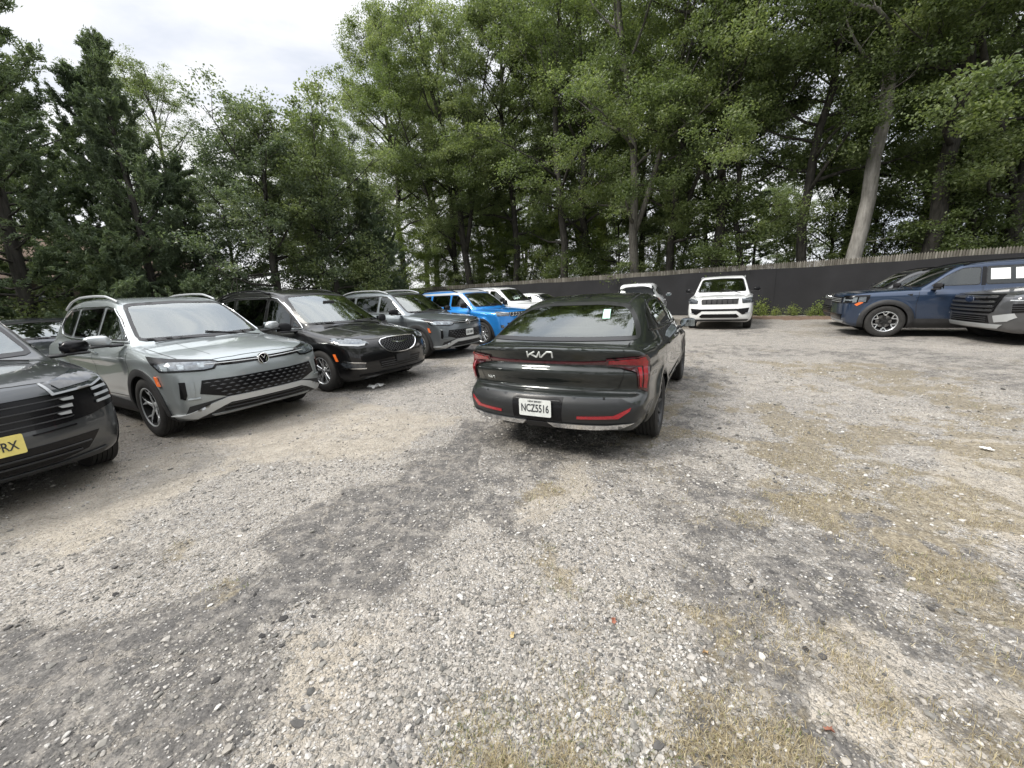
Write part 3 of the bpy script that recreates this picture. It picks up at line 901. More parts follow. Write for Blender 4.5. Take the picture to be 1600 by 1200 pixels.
def stroke_letters(car, name, mat, plane, u0, z0, hgt, wid, off=.004):
    """slanted one-line wordmark: K, I, A drawn as joined strokes"""
    sg = -1                                    # seen from behind the u axis runs to the viewer's left->right
    segs = [((0, 0), (0, 1)), ((0, .35), (.26, 1)), ((.10, .58), (.34, 0)), ((.34, 0), (.50, 1)), ((.50, 1), (.54, .0)), ((.54, 0), (.80, 1)), ((.80, 1), (1, 0))]
    segs = [((0, 0), (0, 1)), ((0, .30), (.30, 1)), ((.13, .60), (.36, .02)), ((.36, .02), (.50, .98)), ((.50, .98), (.50, .02)), ((.54, .02), (.80, .98)), ((.80, .98), (1.0, .98)), ((1.0, .98), (1.0, 0))]
    mb = MB()
    for (a, b) in segs:
        P = []
        for t in (0, .5, 1):
            P.append((u0 + (a[0] + (b[0] - a[0]) * t - .5) * wid, z0 + (a[1] + (b[1] - a[1]) * t - .5) * hgt))
        V, N, ok = car.onto(plane, P, off)
        mb.tube([tuple(p) for p in V], hgt * .145, 5)
    o = mb.build(name, mat, car.root)
    return o
# ------------------------------------------------------------------ generic sport-utility builder
def suv_glass(k, o):
    """o: dict with window outlines"""
    k.window('windshield', o.get('wsp', 0), o['ws'], GLASS_CLEAR, frit=.035, rnd=.07)
    for i, w in enumerate(o['side']):
        k.window('side_window', 'side', w, GLASS_DARK if i >= o.get('dark_from', 1) else GLASS_TINT, both=True, frit=.016, rnd=.05)
    if o.get('rear'): k.window('rear_window', 180, o['rear'], o.get('rear_glass', GLASS_DARK), frit=.04, rnd=.07)
    if o.get('rail'):
        r = o['rail']
        k.strip('roof_rail', o.get('rail_mat', MAT_SILVER), 'top', [(r[0], r[2]), (r[0] - .12, r[2]), (r[1] + .12, r[2]), (r[1], r[2])], tube=.016, off=.018, lift=[0, .045, .05, .05, .05, .045, 0])
    if o.get('trim'):
        k.strip('window_trim', o.get('trim_mat', MAT_CHROME), 'side', o['trim'], tube=.009, off=.006)
    for sm_ in o.get('seams', []):
        k.strip('door_seam', MAT_GAP, 'side', sm_, w=.008)
    for h in o.get('handles', []):
        k.strip('door_handle', o.get('handle_mat', k.paint), 'side', [(h[0], h[1]), (h[0] - .19, h[1] + .005)], tube=.014, off=.022)
    # wipers at the foot of the windshield
    mb = MB()
    for (a, b) in o.get('wipers', []):
        V, N, ok = k.onto('top', np.array([a, ((a[0] + b[0]) / 2 - .01, (a[1] + b[1]) / 2), b]), .014)
        mb.tube([tuple(p) for p in V], .009, 5)
    if mb.v: mb.build('windshield_wiper', MAT_PLASTIC, k.root)

def cladding(k, xs, r, wr, zs=(.40, .44), w=.075, mat=None, ends=None):
    """black arch trim and sill cladding in side projection"""
    mat = mat or MAT_PLASTIC
    for ax in xs:
        a = np.linspace(R(-22), R(202), 26)
        out = [(ax + (r + w) * math.cos(t), wr + (r + w) * math.sin(t)) for t in a]
        inn = [(ax + (r - .004) * math.cos(t), wr + (r - .004) * math.sin(t)) for t in a[::-1]]
        k.patch('arch_cladding', mat, 'side', out + inn, off=.012, thick=.02, both=True)
    f, b = max(xs), min(xs)
    k.patch('sill_cladding', mat, 'side', [(f - r - w * .6, .23), (f - r - w * .8, zs[0]), (0, zs[1]), (b + r + w * .8, zs[1]), (b + r + w * .6, .23)], off=.012, thick=.02, both=True)

def grid_bars(k, name, mat, plane, lines, tube, off=.012):
    mb = MB()
    for ln in lines:
        P = resample(ln, .06, False); V, N, ok = k.onto(plane, P, off); V = V[ok]
        if len(V) > 1: mb.tube([tuple(p) for p in V], tube, 5)
    return mb.build(name, mat, k.root)

def ring_badge(k, mat, plane, u, z, r, off=.02, letters=True):
    V, N, ok = k.onto(plane, np.array([(u, z)]), off)
    p = Vector(V[0]); mb = MB()
    M = Matrix.Translation(p) @ Matrix.Rotation(R(-90), 4, 'Z')
    mb.lathe([(r, -.03), (r, .004), (r * .94, .008), (r * .86, .006), (r * .86, 0)], 32, M)
    o = mb.build('badge', mat, k.root)
    b = MB(); b.lathe([(r * .87, .0), (0, .0)], 24, M); b.build('badge_disc', MAT_GLOSSBLACK, o)
    if letters:
        l = MB()
        for P in ([(-.42, .72), (0, .10), (.42, .72)], [(-.80, .30), (-.38, -.72), (0, -.02), (.38, -.72), (.80, .30)]):
            l.tube([M @ Vector((x * r * .86, .006, zz * r * .86)) for (x, zz) in P], r * .065, 5)
        l.build('badge_letters', mat, o)
    return o

W_TIG = dict(id='tig', n=5, kind='wide', mat=MAT_SILVER, rr=.238, w=.235, side_dark=True)
W_TIG['kind'] = 'wye'
def build_tiguan(name, paint, front_plate=False, h=.032, wmat=None):
    c = dict(L=4.70, H=1.68, wr=.365, belt=1.08, cw=.86, tum=.46, cf=.26, cr=.25, cp=2.8, crown=.05, k1=.07, k2=.07, k3=.035, ssm=13,
        ccf=.20, ccr=.10, rcrown=.04, ctr=.08, ctf=.07,
        low=[(2.20, .25), (2.31, .32), (2.345, .42), (2.355, .56), (2.345, .70), (2.335, .80), (2.31, .88), (2.24, .945), (2.10, .99), (1.85, 1.035), (1.5, 1.075), (1.18, 1.10), (.3, 1.10), (-1.0, 1.13), (-1.9, 1.17), (-2.25, 1.12),
             (-2.33, .95), (-2.35, .70), (-2.35, .5), (-2.28, .34), (-2.05, .27), (0, .20), (1.9, .22)],
        cab=[(1.36, 1.03), (1.10, 1.16), (.72, 1.40), (.46, 1.555), (.22, 1.645), (-.2, 1.695), (-.8, 1.71), (-1.4, 1.69), (-1.85, 1.63), (-2.03, 1.56), (-2.20, 1.18), (-2.2, .95), (1.3, .90)],
        sec=[(.18, .80), (.30, .885), (.45, .915), (.65, .925), (.84, .925), (.95, .915), (1.05, .885), (1.16, .83)],
        plan=[(-2.35, .84), (-2.2, .92), (-1.95, .975), (-1.4, 1.0), (-.5, .99), (.6, .99), (1.4, 1.0), (1.9, .985), (2.15, .945), (2.35, .86)],
        arches=[(1.43, .40, .016), (-1.36, .40, .02)],
        creases=[(-2.1, 2.0, .90, .02, .008), (-.95, 1.0, .50, .02, -.012)])
    k = Car(name, c, paint, h)
    suv_glass(k, dict(ws=[(-.73, 1.125), (0, 1.115), (.73, 1.125), (.66, 1.36), (.575, 1.60), (0, 1.625), (-.575, 1.60), (-.66, 1.36)],
        side=[[(.88, 1.145), (.05, 1.155), (.02, 1.555), (.30, 1.54), (.55, 1.41)], [(-.02, 1.155), (-.92, 1.17), (-.95, 1.56), (-.06, 1.575)], [(-1.00, 1.175), (-1.55, 1.22), (-1.80, 1.32), (-1.74, 1.44), (-1.45, 1.54), (-1.02, 1.56)]],
        rear=[(-.66, 1.20), (.66, 1.20), (.56, 1.56), (-.56, 1.56)],
        rail=(.20, -1.85, .575), trim=[(.92, 1.120), (.05, 1.125), (-1.0, 1.15), (-1.62, 1.195), (-1.86, 1.30), (-1.78, 1.45), (-1.48, 1.555), (-.9, 1.58), (.0, 1.575), (.27, 1.545), (.52, 1.41), (.90, 1.14)],
        seams=[[(1.08, 1.05), (1.12, .8), (1.0, .46)], [(.02, 1.10), (.03, .5), (.0, .44)], [(-.97, 1.14), (-1.0, .95), (-.92, .72), (-.82, .44)], [(1.0, .465), (-.8, .455)]],
        handles=[(.22, .985), (-.72, 1.0)], handle_mat=paint, wipers=[((1.22, .62), (1.08, -.02)), ((1.24, .02), (1.10, -.60))]))
    k.strip('hood_seam', MAT_GAP, 'top', [(1.22, .76), (1.7, .77), (2.05, .74), (2.19, .60), (2.245, .3), (2.255, 0)], w=.008)
    k.strip('hood_seam', MAT_GAP, 'top', [(1.3, .46), (1.7, .50), (2.1, .46)], w=.004)
    cladding(k, (1.43, -1.36), .40, .365)
    # headlamps with the thin light bar between them
    k.patch('headlight', MAT_GLOSSBLACK, 25, [(.34, .885), (.42, .915), (.80, .955), (1.02, .985), (.965, .90), (.90, .825), (.50, .80), (.40, .81)], off=.006, both=True)
    k.patch('headlight_lens', MAT_LAMP, 25, [(.37, .880), (.44, .897), (.80, .918), (.93, .90), (.885, .84), (.50, .818), (.42, .825)], off=.012, thick=.006, both=True)
    for u in (.52, .70, .84):
        k.patch('headlight_element', MAT_LAMPCHROME, 25, [(u - .035, .885), (u + .03, .89), (u + .02, .84), (u - .03, .835)], off=.016, thick=.004, both=True)
    k.patch('light_bar', MAT_GLOSSBLACK, 0, [(-.60, .892), (-.3, .885), (0, .882), (.3, .885), (.60, .892), (.60, .848), (.3, .835), (0, .832), (-.3, .835), (-.60, .848)], off=.008)
    grid_bars(k, 'light_bar_rib', MAT_SILVER, 0, [[(-.60, .868), (0, .856), (.60, .868)]], .005, .012)
    ring_badge(k, MAT_CHROME, 0, 0, .845, .068, .03)
    # big honeycomb grille, air curtains, skid trim
    gr = [(-.66, .70), (-.3, .69), (.3, .69), (.66, .70), (.70, .55), (.46, .475), (-.46, .475), (-.70, .55)]
    k.patch('grille', MAT_GLOSSBLACK, 0, gr, off=.008)
    k_ = MB()
    for r_ in range(5):
        n_ = 15
        for i in range(n_):
            u = -.62 + 1.24 * (i + .5 * (r_ % 2)) / (n_ - 1); z = .668 - r_ * .042
            if abs(u) > .66 - r_ * .035: continue
            V, N, ok = k.onto(0, np.array([(u - .034, z - .004), (u, z + .008), (u + .034, z - .006), (u, z - .012)]), .014)
            k_.add([tuple(p) for p in V] + [tuple(V.mean(0) + np.array([.008, 0, 0]))], [(0, 1, 4), (1, 2, 4), (2, 3, 4), (3, 0, 4)])
    k_.build('grille_mesh', MAT_DARKGREY, k.root, smooth=False)
    k.patch('air_curtain', MAT_GLOSSBLACK, 12, [(.76, .70), (.81, .705), (.825, .52), (.785, .50), (.765, .55)], off=.006, both=True)
    k.patch('bumper_corner', MAT_SILVER if False else paint, 6, [(.705, .69), (.745, .695), (.75, .54), (.735, .50), (.725, .55)], off=.014, both=True)
    k.patch('lower_bumper', MAT_PLASTIC, 0, [(-.80, .42), (-.5, .47), (.5, .47), (.80, .42), (.84, .30), (.70, .245), (-.70, .245), (-.84, .30)], off=.008)
    k.patch('skid_trim', MAT_SILVER, 0, [(-.88, .31), (-.60, .43), (-.46, .47), (.46, .47), (.60, .43), (.88, .31), (.74, .275), (.52, .375), (.44, .405), (-.44, .405), (-.52, .375), (-.74, .275)], off=.026, thick=.02)
    grid_bars(k, 'intake_bars', MAT_DARKGREY, 0, [[(-.48, .385), (.48, .385)], [(-.5, .345), (.5, .345)]], .008, .016)
    k.patch('lower_intake', MAT_GLOSSBLACK, 0, [(-.44, .41), (.44, .41), (.50, .315), (-.50, .315)], off=.013, thick=.006)
    k.patch('skid_plate', MAT_SILVER, 0, [(-.62, .29), (.62, .29), (.58, .265), (-.58, .265)], off=.018)
    k.patch('side_marker', MAT_AMBER, 'side', [(1.80, .77), (1.86, .76), (1.90, .66), (1.84, .66)], off=.018, both=True)
    k.strip('fog_trim', paint, 0, [(.70, .50), (.80, .50)], tube=.012, off=.01)
    if front_plate: plate(k, 2.375, .60, True, 'D28 NMV', MAT_PLATEWHITE, MAT_INK)
    side_mirror(k, .86, .93, 1.165, MAT_SILVER if 'silver' in paint.name else paint, sz=(.15, .24, .15), lower=True)
    k.finish_body()
    for x_ in (1.43, -1.36):
        for sd in (1, -1): make_wheel(k, x_, sd, W_TIG, None, wy=.925)
    seats(k, zr=.13, xf=.05)
    return k
# ------------------------------------------------------------------ dark SUV cut by the left edge of the picture
W_ALLOY = dict(id='alloy', n=5, kind='twin', mat=MAT_SILVER, rr=.235, w=.235)
def build_slat_suv():
    c = dict(L=4.66, H=1.69, wr=.36, belt=1.08, cw=.85, tum=.46, cf=.34, cr=.25, cp=2.5, crown=.05, k1=.08, k2=.07, k3=.035,
        ccf=.20, ccr=.10, rcrown=.04,
        low=[(2.14, .26), (2.26, .32), (2.31, .42), (2.32, .56), (2.30, .70), (2.29, .84), (2.25, .94), (2.16, 1.0), (1.9, 1.055), (1.5, 1.09), (1.18, 1.11), (.3, 1.11), (-1.0, 1.13), (-1.9, 1.16), (-2.22, 1.10),
             (-2.30, .9), (-2.33, .70), (-2.33, .5), (-2.25, .34), (-2.05, .27), (0, .20), (1.9, .22)],
        cab=[(1.36, 1.03), (1.08, 1.16), (.70, 1.40), (.42, 1.56), (.20, 1.65), (-.2, 1.70), (-.8, 1.71), (-1.4, 1.69), (-1.85, 1.62), (-2.0, 1.55), (-2.18, 1.18), (-2.2, .95), (1.3, .90)],
        sec=[(.18, .80), (.30, .885), (.45, .915), (.65, .93), (.84, .93), (.95, .92), (1.05, .885), (1.16, .83)],
        plan=[(-2.35, .84), (-2.2, .92), (-1.95, .975), (-1.4, 1.0), (-.5, .99), (.6, .99), (1.4, 1.0), (1.9, .975), (2.15, .92), (2.35, .80)],
        arches=[(1.41, .395, .02), (-1.34, .395, .02)], creases=[(-2.1, 2.0, .92, .02, .008)])
    paint = car_paint('suv_gunmetal_paint', (.060, .066, .072), .65, .33, dust=.15)
    k = Car('parked_suv', c, paint, .028)
    suv_glass(k, dict(ws=[(-.72, 1.135), (0, 1.125), (.72, 1.135), (.65, 1.36), (.565, 1.60), (0, 1.625), (-.565, 1.60), (-.65, 1.36)],
        side=[[(.86, 1.15), (.05, 1.155), (.02, 1.55), (.26, 1.54), (.52, 1.41)], [(-.02, 1.155), (-.92, 1.17), (-.95, 1.55), (-.06, 1.57)], [(-1.00, 1.175), (-1.6, 1.22), (-1.74, 1.44), (-1.45, 1.53), (-1.02, 1.55)]],
        rear=[(-.64, 1.20), (.64, 1.20), (.54, 1.55), (-.54, 1.55)], rail=(.20, -1.8, .57), rail_mat=MAT_GLOSSBLACK,
        seams=[[(1.08, 1.05), (1.12, .8), (1.0, .46)], [(.02, 1.10), (.03, .5), (.0, .44)], [(-.97, 1.14), (-1.0, .95), (-.92, .72), (-.82, .44)]],
        handles=[(.22, .985), (-.72, 1.0)], handle_mat=paint, wipers=[((1.20, .62), (1.06, -.02)), ((1.22, .02), (1.08, -.60))]))
    k.strip('hood_seam', MAT_GAP, 'top', [(1.22, .76), (1.7, .77), (1.95, .74), (2.09, .60), (2.165, .3), (2.19, 0)], w=.008)
    cladding(k, (1.41, -1.34), .395, .36, w=.05, mat=MAT_GLOSSBLACK)
    # black mask: lamps over horizontal slats
    mask = [(-.88, .86), (-.80, .955), (-.45, .945), (.45, .945), (.80, .955), (.88, .86), (.90, .70), (.68, .645), (.5, .63), (-.5, .63), (-.68, .645), (-.90, .70)]
    k.patch('grille', MAT_GLOSSBLACK, 0, mask, off=.008, thick=.02)
    k.patch('grille_crossbar', paint, 0, [(-.50, .945), (.50, .945), (.46, .875), (-.46, .875)], off=.02, thick=.02)
    k.patch('headlight', MAT_LAMPDARK, 22, [(.38, .955), (.78, 1.01), (.86, .985), (.83, .915), (.70, .875), (.40, .86)], off=.014, both=True)
    k.patch('headlight_lens', MAT_LAMPDARK, 22, [(.43, .945), (.76, .99), (.80, .955), (.72, .915), (.46, .90)], off=.022, thick=.006, both=True)
    k.patch('running_light', MAT_LED, 22, [(.365, .955), (.385, .956), (.41, .878), (.70, .886), (.82, .918), (.82, .905), (.70, .872), (.39, .862)], off=.026, thick=.01, both=True)
    for i, z in enumerate((.832, .778, .724, .672)):
        k.patch('grille_slat', MAT_CHROME if False else MAT_DARKGREY, 0, [(-.56, z + .006), (.56, z + .006), (.54, z - .003), (-.54, z - .003)], off=.022, thick=.012)
        if i < 3:
            k.patch('grille_slat_tip', MAT_SILVER, 0, [(.50 - i * .02, z - .005), (.585 - i * .02, z - .001), (.585 - i * .02, z - .028), (.52 - i * .02, z - .024)], off=.026, thick=.012, both=True)
            k.patch('running_light', MAT_LED, 26, [(.66, z + .028), (.80, z + .040), (.80, z + .018), (.66, z + .006)], off=.026, thick=.01, both=True)
    k.patch('lower_grille', MAT_GLOSSBLACK, 0, [(-.70, .50), (-.4, .50), (.4, .50), (.70, .50), (.60, .37), (.40, .33), (-.40, .33), (-.60, .37)], off=.008)
    grid_bars(k, 'lower_grille_bar', MAT_PLASTIC, 0, [[(-.62, .435), (.62, .435)], [(-.55, .385), (.55, .385)]], .008, .016)
    k.patch('bumper_lip', MAT_SILVER if False else MAT_DARKGREY, 0, [(-.74, .33), (-.4, .31), (.4, .31), (.74, .33), (.70, .275), (-.70, .275)], off=.016)
    k.patch('bumper_trim', MAT_GLOSSBLACK, 0, [(.30, .600), (.56, .604), (.56, .592), (.30, .588)], off=.012, both=True, thick=.01)
    plate(k, 2.345, .565, True, 'V47 FRX', MAT_PLATEYELLOW, MAT_INK, y=.09)
    side_mirror(k, .84, .92, 1.15, MAT_GLOSSBLACK, sz=(.15, .25, .16), lower=True)
    k.finish_body()
    for x_ in (1.41, -1.34):
        for sd in (1, -1): make_wheel(k, x_, sd, W_ALLOY, None, wy=.925)
    seats(k, zr=.13, xf=.05)
    return k

# ------------------------------------------------------------------ black minivan
W_VAN = dict(id='van', n=5, kind='twin', mat=principled('bright_alloy', (.62, .63, .64), .25, metal=.85), rr=.228, w=.235, spread=.24)
def build_minivan():
    c = dict(L=5.18, H=1.78, wr=.36, belt=1.02, cw=.94, tum=.40, cf=.32, cr=.22, cp=2.4, crown=.06, k1=.09, k2=.09, k3=.04,
        ccf=.28, ccr=.08, rcrown=.05, ctr=.05, ctf=.12,
        low=[(2.38, .20), (2.52, .27), (2.575, .40), (2.585, .56), (2.57, .70), (2.52, .83), (2.40, .91), (2.1, .98), (1.75, 1.04), (1.45, 1.085), (1.2, 1.09), (.3, 1.05), (-1.0, 1.08), (-2.1, 1.13), (-2.45, 1.05),
             (-2.55, .9), (-2.59, .70), (-2.58, .5), (-2.5, .32), (-2.3, .25), (0, .17), (2.1, .17)],
        cab=[(1.72, 1.00), (1.42, 1.13), (1.0, 1.36), (.68, 1.54), (.42, 1.665), (.1, 1.745), (-.5, 1.80), (-1.2, 1.80), (-1.8, 1.775), (-2.2, 1.70), (-2.36, 1.60), (-2.48, 1.18), (-2.45, .9), (1.7, .88)],
        sec=[(.15, .86), (.28, .95), (.45, .985), (.62, .995), (.80, .995), (.92, .98), (1.02, .95), (1.14, .90)],
        plan=[(-2.6, .86), (-2.4, .93), (-2.1, .975), (-1.5, 1.0), (-.5, .995), (.7, .995), (1.6, .995), (2.05, .965), (2.35, .89), (2.59, .76)],
        arches=[(1.64, .39, .02), (-1.45, .39, .02)], creases=[(-2.4, 2.2, .84, .0, .010), (-1.0, 1.2, .42, .02, -.012)])
    paint = car_paint('minivan_black_paint', (.004, .004, .0045), .0, .35, dust=.0)
    k = Car('parked_minivan', c, paint, .03)
    suv_glass(k, dict(ws=[(-.80, 1.12), (0, 1.11), (.80, 1.12), (.74, 1.36), (.64, 1.64), (0, 1.685), (-.64, 1.64), (-.74, 1.36)],
        side=[[(1.04, 1.085), (.82, 1.08), (.80, 1.22)], [(.77, 1.08), (.10, 1.09), (.06, 1.60), (.26, 1.58), (.50, 1.46), (.74, 1.30)], [(.02, 1.095), (-1.05, 1.12), (-1.08, 1.63), (.0, 1.62)], [(-1.14, 1.125), (-2.05, 1.17), (-2.15, 1.35), (-2.05, 1.56), (-1.16, 1.63)]],
        dark_from=2, rear=[(-.72, 1.18), (.72, 1.18), (.62, 1.6), (-.62, 1.6)], rail=(.0, -1.9, .66), rail_mat=MAT_GLOSSBLACK,
        trim=[(1.08, 1.058), (.9, 1.055), (-1.1, 1.095), (-2.1, 1.14), (-2.19, 1.36), (-2.08, 1.585), (-1.1, 1.652), (.05, 1.635), (.30, 1.595), (.56, 1.45), (.82, 1.27), (1.02, 1.12), (1.08, 1.065)],
        seams=[[(1.05, 1.03), (1.15, .8), (1.10, .30)], [(.04, 1.05), (.05, .5), (.0, .28)], [(-1.10, 1.08), (-1.12, .85), (-1.02, .30)], [(-1.1, .92), (-2.2, .94)]],
        handles=[(.30, .93), (-.10, .935)], handle_mat=paint, wipers=[((1.56, .70), (1.44, -.02)), ((1.60, .02), (1.44, -.66))]))
    k.strip('hood_seam', MAT_GAP, 'top', [(1.5, .82), (1.9, .80), (2.2, .70), (2.38, .55), (2.47, .3), (2.49, 0)], w=.008)
    k.strip('hood_crease', paint, 'top', [(1.55, .50), (2.0, .46), (2.38, .34)], tube=.008, off=-.003)
    k.patch('headlight', MAT_LAMP, 30, [(.34, .80), (.42, .86), (.62, .885), (.88, .91), (.90, .875), (.78, .80), (.52, .765), (.40, .77)], off=.010, both=True)
    k.patch('running_light', MAT_LED, 30, [(.40, .80), (.50, .79), (.78, .82), (.86, .865), (.78, .80), (.52, .768), (.42, .772)], off=.018, thick=.006, both=True)
    gr = [(-.34, .845), (0, .855), (.34, .845), (.43, .80), (.40, .71), (.26, .615), (0, .595), (-.26, .615), (-.40, .71), (-.43, .80)]
    k.patch('grille', MAT_GLOSSBLACK, 0, gr, off=.010)
    P = resample(chaikin(gr, 1), .03); V, N, ok = k.onto(0, P, .016)
    mb = MB(); mb.tube([tuple(p) for p in V] + [tuple(V[0])], .011, 6); mb.build('grille_surround', MAT_CHROME, k.root)
    ln = []
    for i in range(-14, 15):
        a, b = [], []
        for j in range(13):
            z = .60 + .25 * j / 12
            for L_, sg in ((a, 1), (b, -1)):
                u = i * .055 + sg * (z - .72) * 1.1
                if poly_sdf(np.array(gr), np.array([u]), np.array([z]))[0] < -.015: L_.append((u, z))
        for L_ in (a, b):
            if len(L_) > 2: ln.append(L_)
    grid_bars(k, 'grille_mesh', MAT_DARKGREY, 0, ln, .0035, .015)
    k.patch('wing_badge', MAT_CHROME, 0, [(-.20, .785), (-.04, .770), (.04, .770), (.20, .785), (.05, .748), (-.05, .748)], off=.024, thick=.02)
    k.patch('lower_grille', MAT_GLOSSBLACK, 0, [(-.50, .50), (.50, .50), (.44, .36), (-.44, .36)], off=.006)
    grid_bars(k, 'lower_grille_bars', MAT_DARKGREY, 0, [[(-.46, z), (.46, z)] for z in (.465, .43, .395)], .005, .010)
    k.patch('plate_bracket', MAT_PLASTIC, 0, [(-.16, .56), (.16, .56), (.16, .44), (-.16, .44)], off=.03, thick=.03)
    k.patch('fog_light', MAT_LAMPDARK, 22, [(.52, .50), (.82, .545), (.86, .50), (.80, .42), (.56, .395)], off=.008, both=True)
    for z0 in ((.50, .545), (.41, .44)):
        k.patch('fog_light_trim', MAT_CHROME, 22, [(.52, z0[0]), (.84, z0[1]), (.84, z0[1] - .016), (.53, z0[0] - .016)], off=.016, both=True, thick=.01)
    k.patch('bumper_lip', MAT_GLOSSBLACK, 0, [(-.8, .30), (.8, .30), (.78, .275), (-.78, .275)], off=.012)
    k.patch('side_marker', MAT_AMBER, 'side', [(2.00, .66), (2.045, .66), (2.09, .54), (2.05, .54)], off=.006, both=True)
    side_mirror(k, 1.0, .98, 1.10, paint, sz=(.14, .24, .17), lower=True)
    k.finish_body()
    for x_ in (1.64, -1.45):
        for sd in (1, -1): make_wheel(k, x_, sd, W_VAN, None, wy=.985)
    seats(k, zr=.18, xf=.25, rows=3)
    return k

# ------------------------------------------------------------------ boxy SUV with a seven-slot grille (blue one, white ones)
W_BLUE = dict(id='blue', n=7, kind='twin', mat=principled('bright_alloy', (.62, .63, .64)), rr=.245, w=.225, spread=.16)
W_DARK = dict(id='dark', n=5, kind='twin', mat=MAT_DARKGREY, rr=.25, w=.245)
def build_slot_suv(name, paint, big=True, roof=None, h=.035, mirror_mat=None, clad=False, wheel=None):
    if big:   L, H, W, wb, fo, wr = 4.91, 1.74, .965, 2.96, .90, .385
    else:     L, H, W, wb, fo, wr = 4.40, 1.64, .905, 2.64, .84, .355
    x2 = L / 2; fx = x2 - fo; rx = fx - wb; a = H - 1.64; 
    zb = 1.10 + a * .55; ar = wr + .045
    c = dict(L=L, H=H, wr=wr, belt=zb, cw=W - .06, tum=.40, cf=.20, cr=.18, cp=3.0, crown=.045, k1=.07, k2=.06, k3=.03,
        ccf=.18, ccr=.08, rcrown=.035, ctr=.06, ctf=.06,
        low=[(x2 - .18, .27), (x2 - .05, .34), (x2 - .01, .46), (x2, .60), (x2 - .02, .74), (x2 - .05, .90 + a * .4), (x2 - .09, .985 + a * .5), (x2 - .22, 1.02 + a * .5), (x2 - .6, 1.05 + a * .55), (1.15, 1.08 + a * .6), (.3, zb), (-1.0, zb + .02), (-x2 + .4, zb + .05), (-x2 + .1, zb - .02),
             (-x2 + .02, .9), (-x2, .70), (-x2, .5), (-x2 + .08, .34), (-x2 + .3, .27), (0, .22), (x2 - .4, .24)],
        cab=[(1.28, 1.0 + a * .6), (1.04, zb + .08), (.74, zb + .30), (.50, H - .10), (.30, H - .03), (-.1, H + .02), (-.8, H + .025), (-1.4, H + .01), (-x2 + .38, H - .05), (-x2 + .28, H - .12), (-x2 + .10, zb + .06), (-x2 + .1, .95), (1.2, .9)],
        sec=[(.20, W - .12), (.32, W - .04), (.5, W - .01), (.7, W), (.88, W), (zb - .10, W - .01), (zb - .02, W - .035), (zb + .06, W - .08)],
        plan=[(-x2, .86), (-x2 + .15, .93), (-x2 + .4, .98), (-1.2, 1.0), (0, .995), (1.3, 1.0), (x2 - .45, .985), (x2 - .2, .945), (x2, .87)],
        arches=[(fx, ar, .018), (rx, ar, .018)], creases=[(-x2 + .2, x2 - .3, zb - .14, .0, .008)])
    k = Car(name, c, paint, h)
    t = H - .13
    suv_glass(k, dict(ws=[(-W + .19, zb + .04), (0, zb + .03), (W - .19, zb + .04), (W - .25, zb + .26), (W - .31, H - .10), (0, H - .075), (-W + .31, H - .10), (-W + .25, zb + .26)],
        side=[[(.84, zb + .06), (.05, zb + .06), (.02, t), (.28, t - .01), (.54, zb + .28)], [(-.02, zb + .06), (-.86, zb + .07), (-.88, t + .005), (-.06, t + .005)], [(-.94, zb + .07), (-x2 + .55, zb + .10), (-x2 + .50, t - .05), (-.96, t)]],
        rear=[(-W + .22, zb + .08), (W - .22, zb + .08), (W - .30, H - .16), (-W + .30, H - .16)],
        rail=(.2, -x2 + .55, W - .27), rail_mat=MAT_GLOSSBLACK if not big else MAT_SILVER,
        seams=[[(1.04, zb - .05), (1.08, .8), (1.0, .40)], [(.02, zb - .02), (.03, .5), (.0, .34)], [(-.92, zb), (-.95, .85), (-.86, .6), (-.78, .36)]],
        handles=[(.22, zb - .12), (-.68, zb - .11)], handle_mat=paint, wipers=[((1.10, .60), (1.0, -.02)), ((1.12, .02), (1.0, -.58))]))
    if roof:  # silver patches: pale reflection on roof and pillars put into the colour
        k.patch('roof_sheen_patch', roof, 'top', [(.34, -W + .33), (.40, 0), (.34, W - .33), (-x2 + .5, W - .31), (-x2 + .42, 0), (-x2 + .5, -W + .31)], off=.006, thick=.006)
        k.patch('pillar_trim_or_sheen', roof, 'side', [(.90, zb + .045), (.88, zb + .065), (.60, zb + .31), (.32, t + .075), (-x2 + .5, t + .075), (-x2 + .5, t + .015), (.28, t + .012), (.54, zb + .265), (.85, zb + .045)], off=.008, both=True)
    k.strip('hood_seam', MAT_GAP, 'top', [(1.2, W - .17), (x2 - .5, W - .17), (x2 - .24, W - .24), (x2 - .17, .3), (x2 - .16, 0)], w=.008)
    k.strip('hood_crease', paint, 'top', [(1.2, .44), (x2 - .3, .40)], tube=.008, off=-.003)
    z1 = .955 + a * .45; z0 = z1 - (.165 if big else .12); wv = W - .42
    k.patch('grille', MAT_GLOSSBLACK, 0, [(-wv, z1), (wv, z1), (wv - .03, z0), (-wv + .03, z0)], off=.008)
    for i in range(7):
        u = (i - 3) * wv * 2 / 7.2; q = wv / 8.6
        o_ = k.patch('grille_slot', MAT_PLASTIC, 0, [(u - q, z1 - .02), (u + q, z1 - .02), (u + q, z0 + .02), (u - q, z0 + .02)], off=.014, thick=.008)
        P = resample(rounded([(u - q, z1 - .015), (u + q, z1 - .015), (u + q, z0 + .015), (u - q, z0 + .015)], .03), .05); V, N, ok = k.onto(0, P, .018)
        m_ = MB(); m_.tube([tuple(p) for p in V] + [tuple(V[0])], .006, 5); m_.build('slot_ring', MAT_CHROME if not big else MAT_DARKGREY, o_)
    hz = (z1 + z0) / 2
    k.patch('headlight', MAT_LAMPDARK if big else MAT_LAMP, 20, [(W - .46, z1 - .005), (W - .10, z1 + .03), (W - .02, z1 + .01), (W - .06, z0 + .03), (W - .44, z0 + .02)], off=.010, both=True)
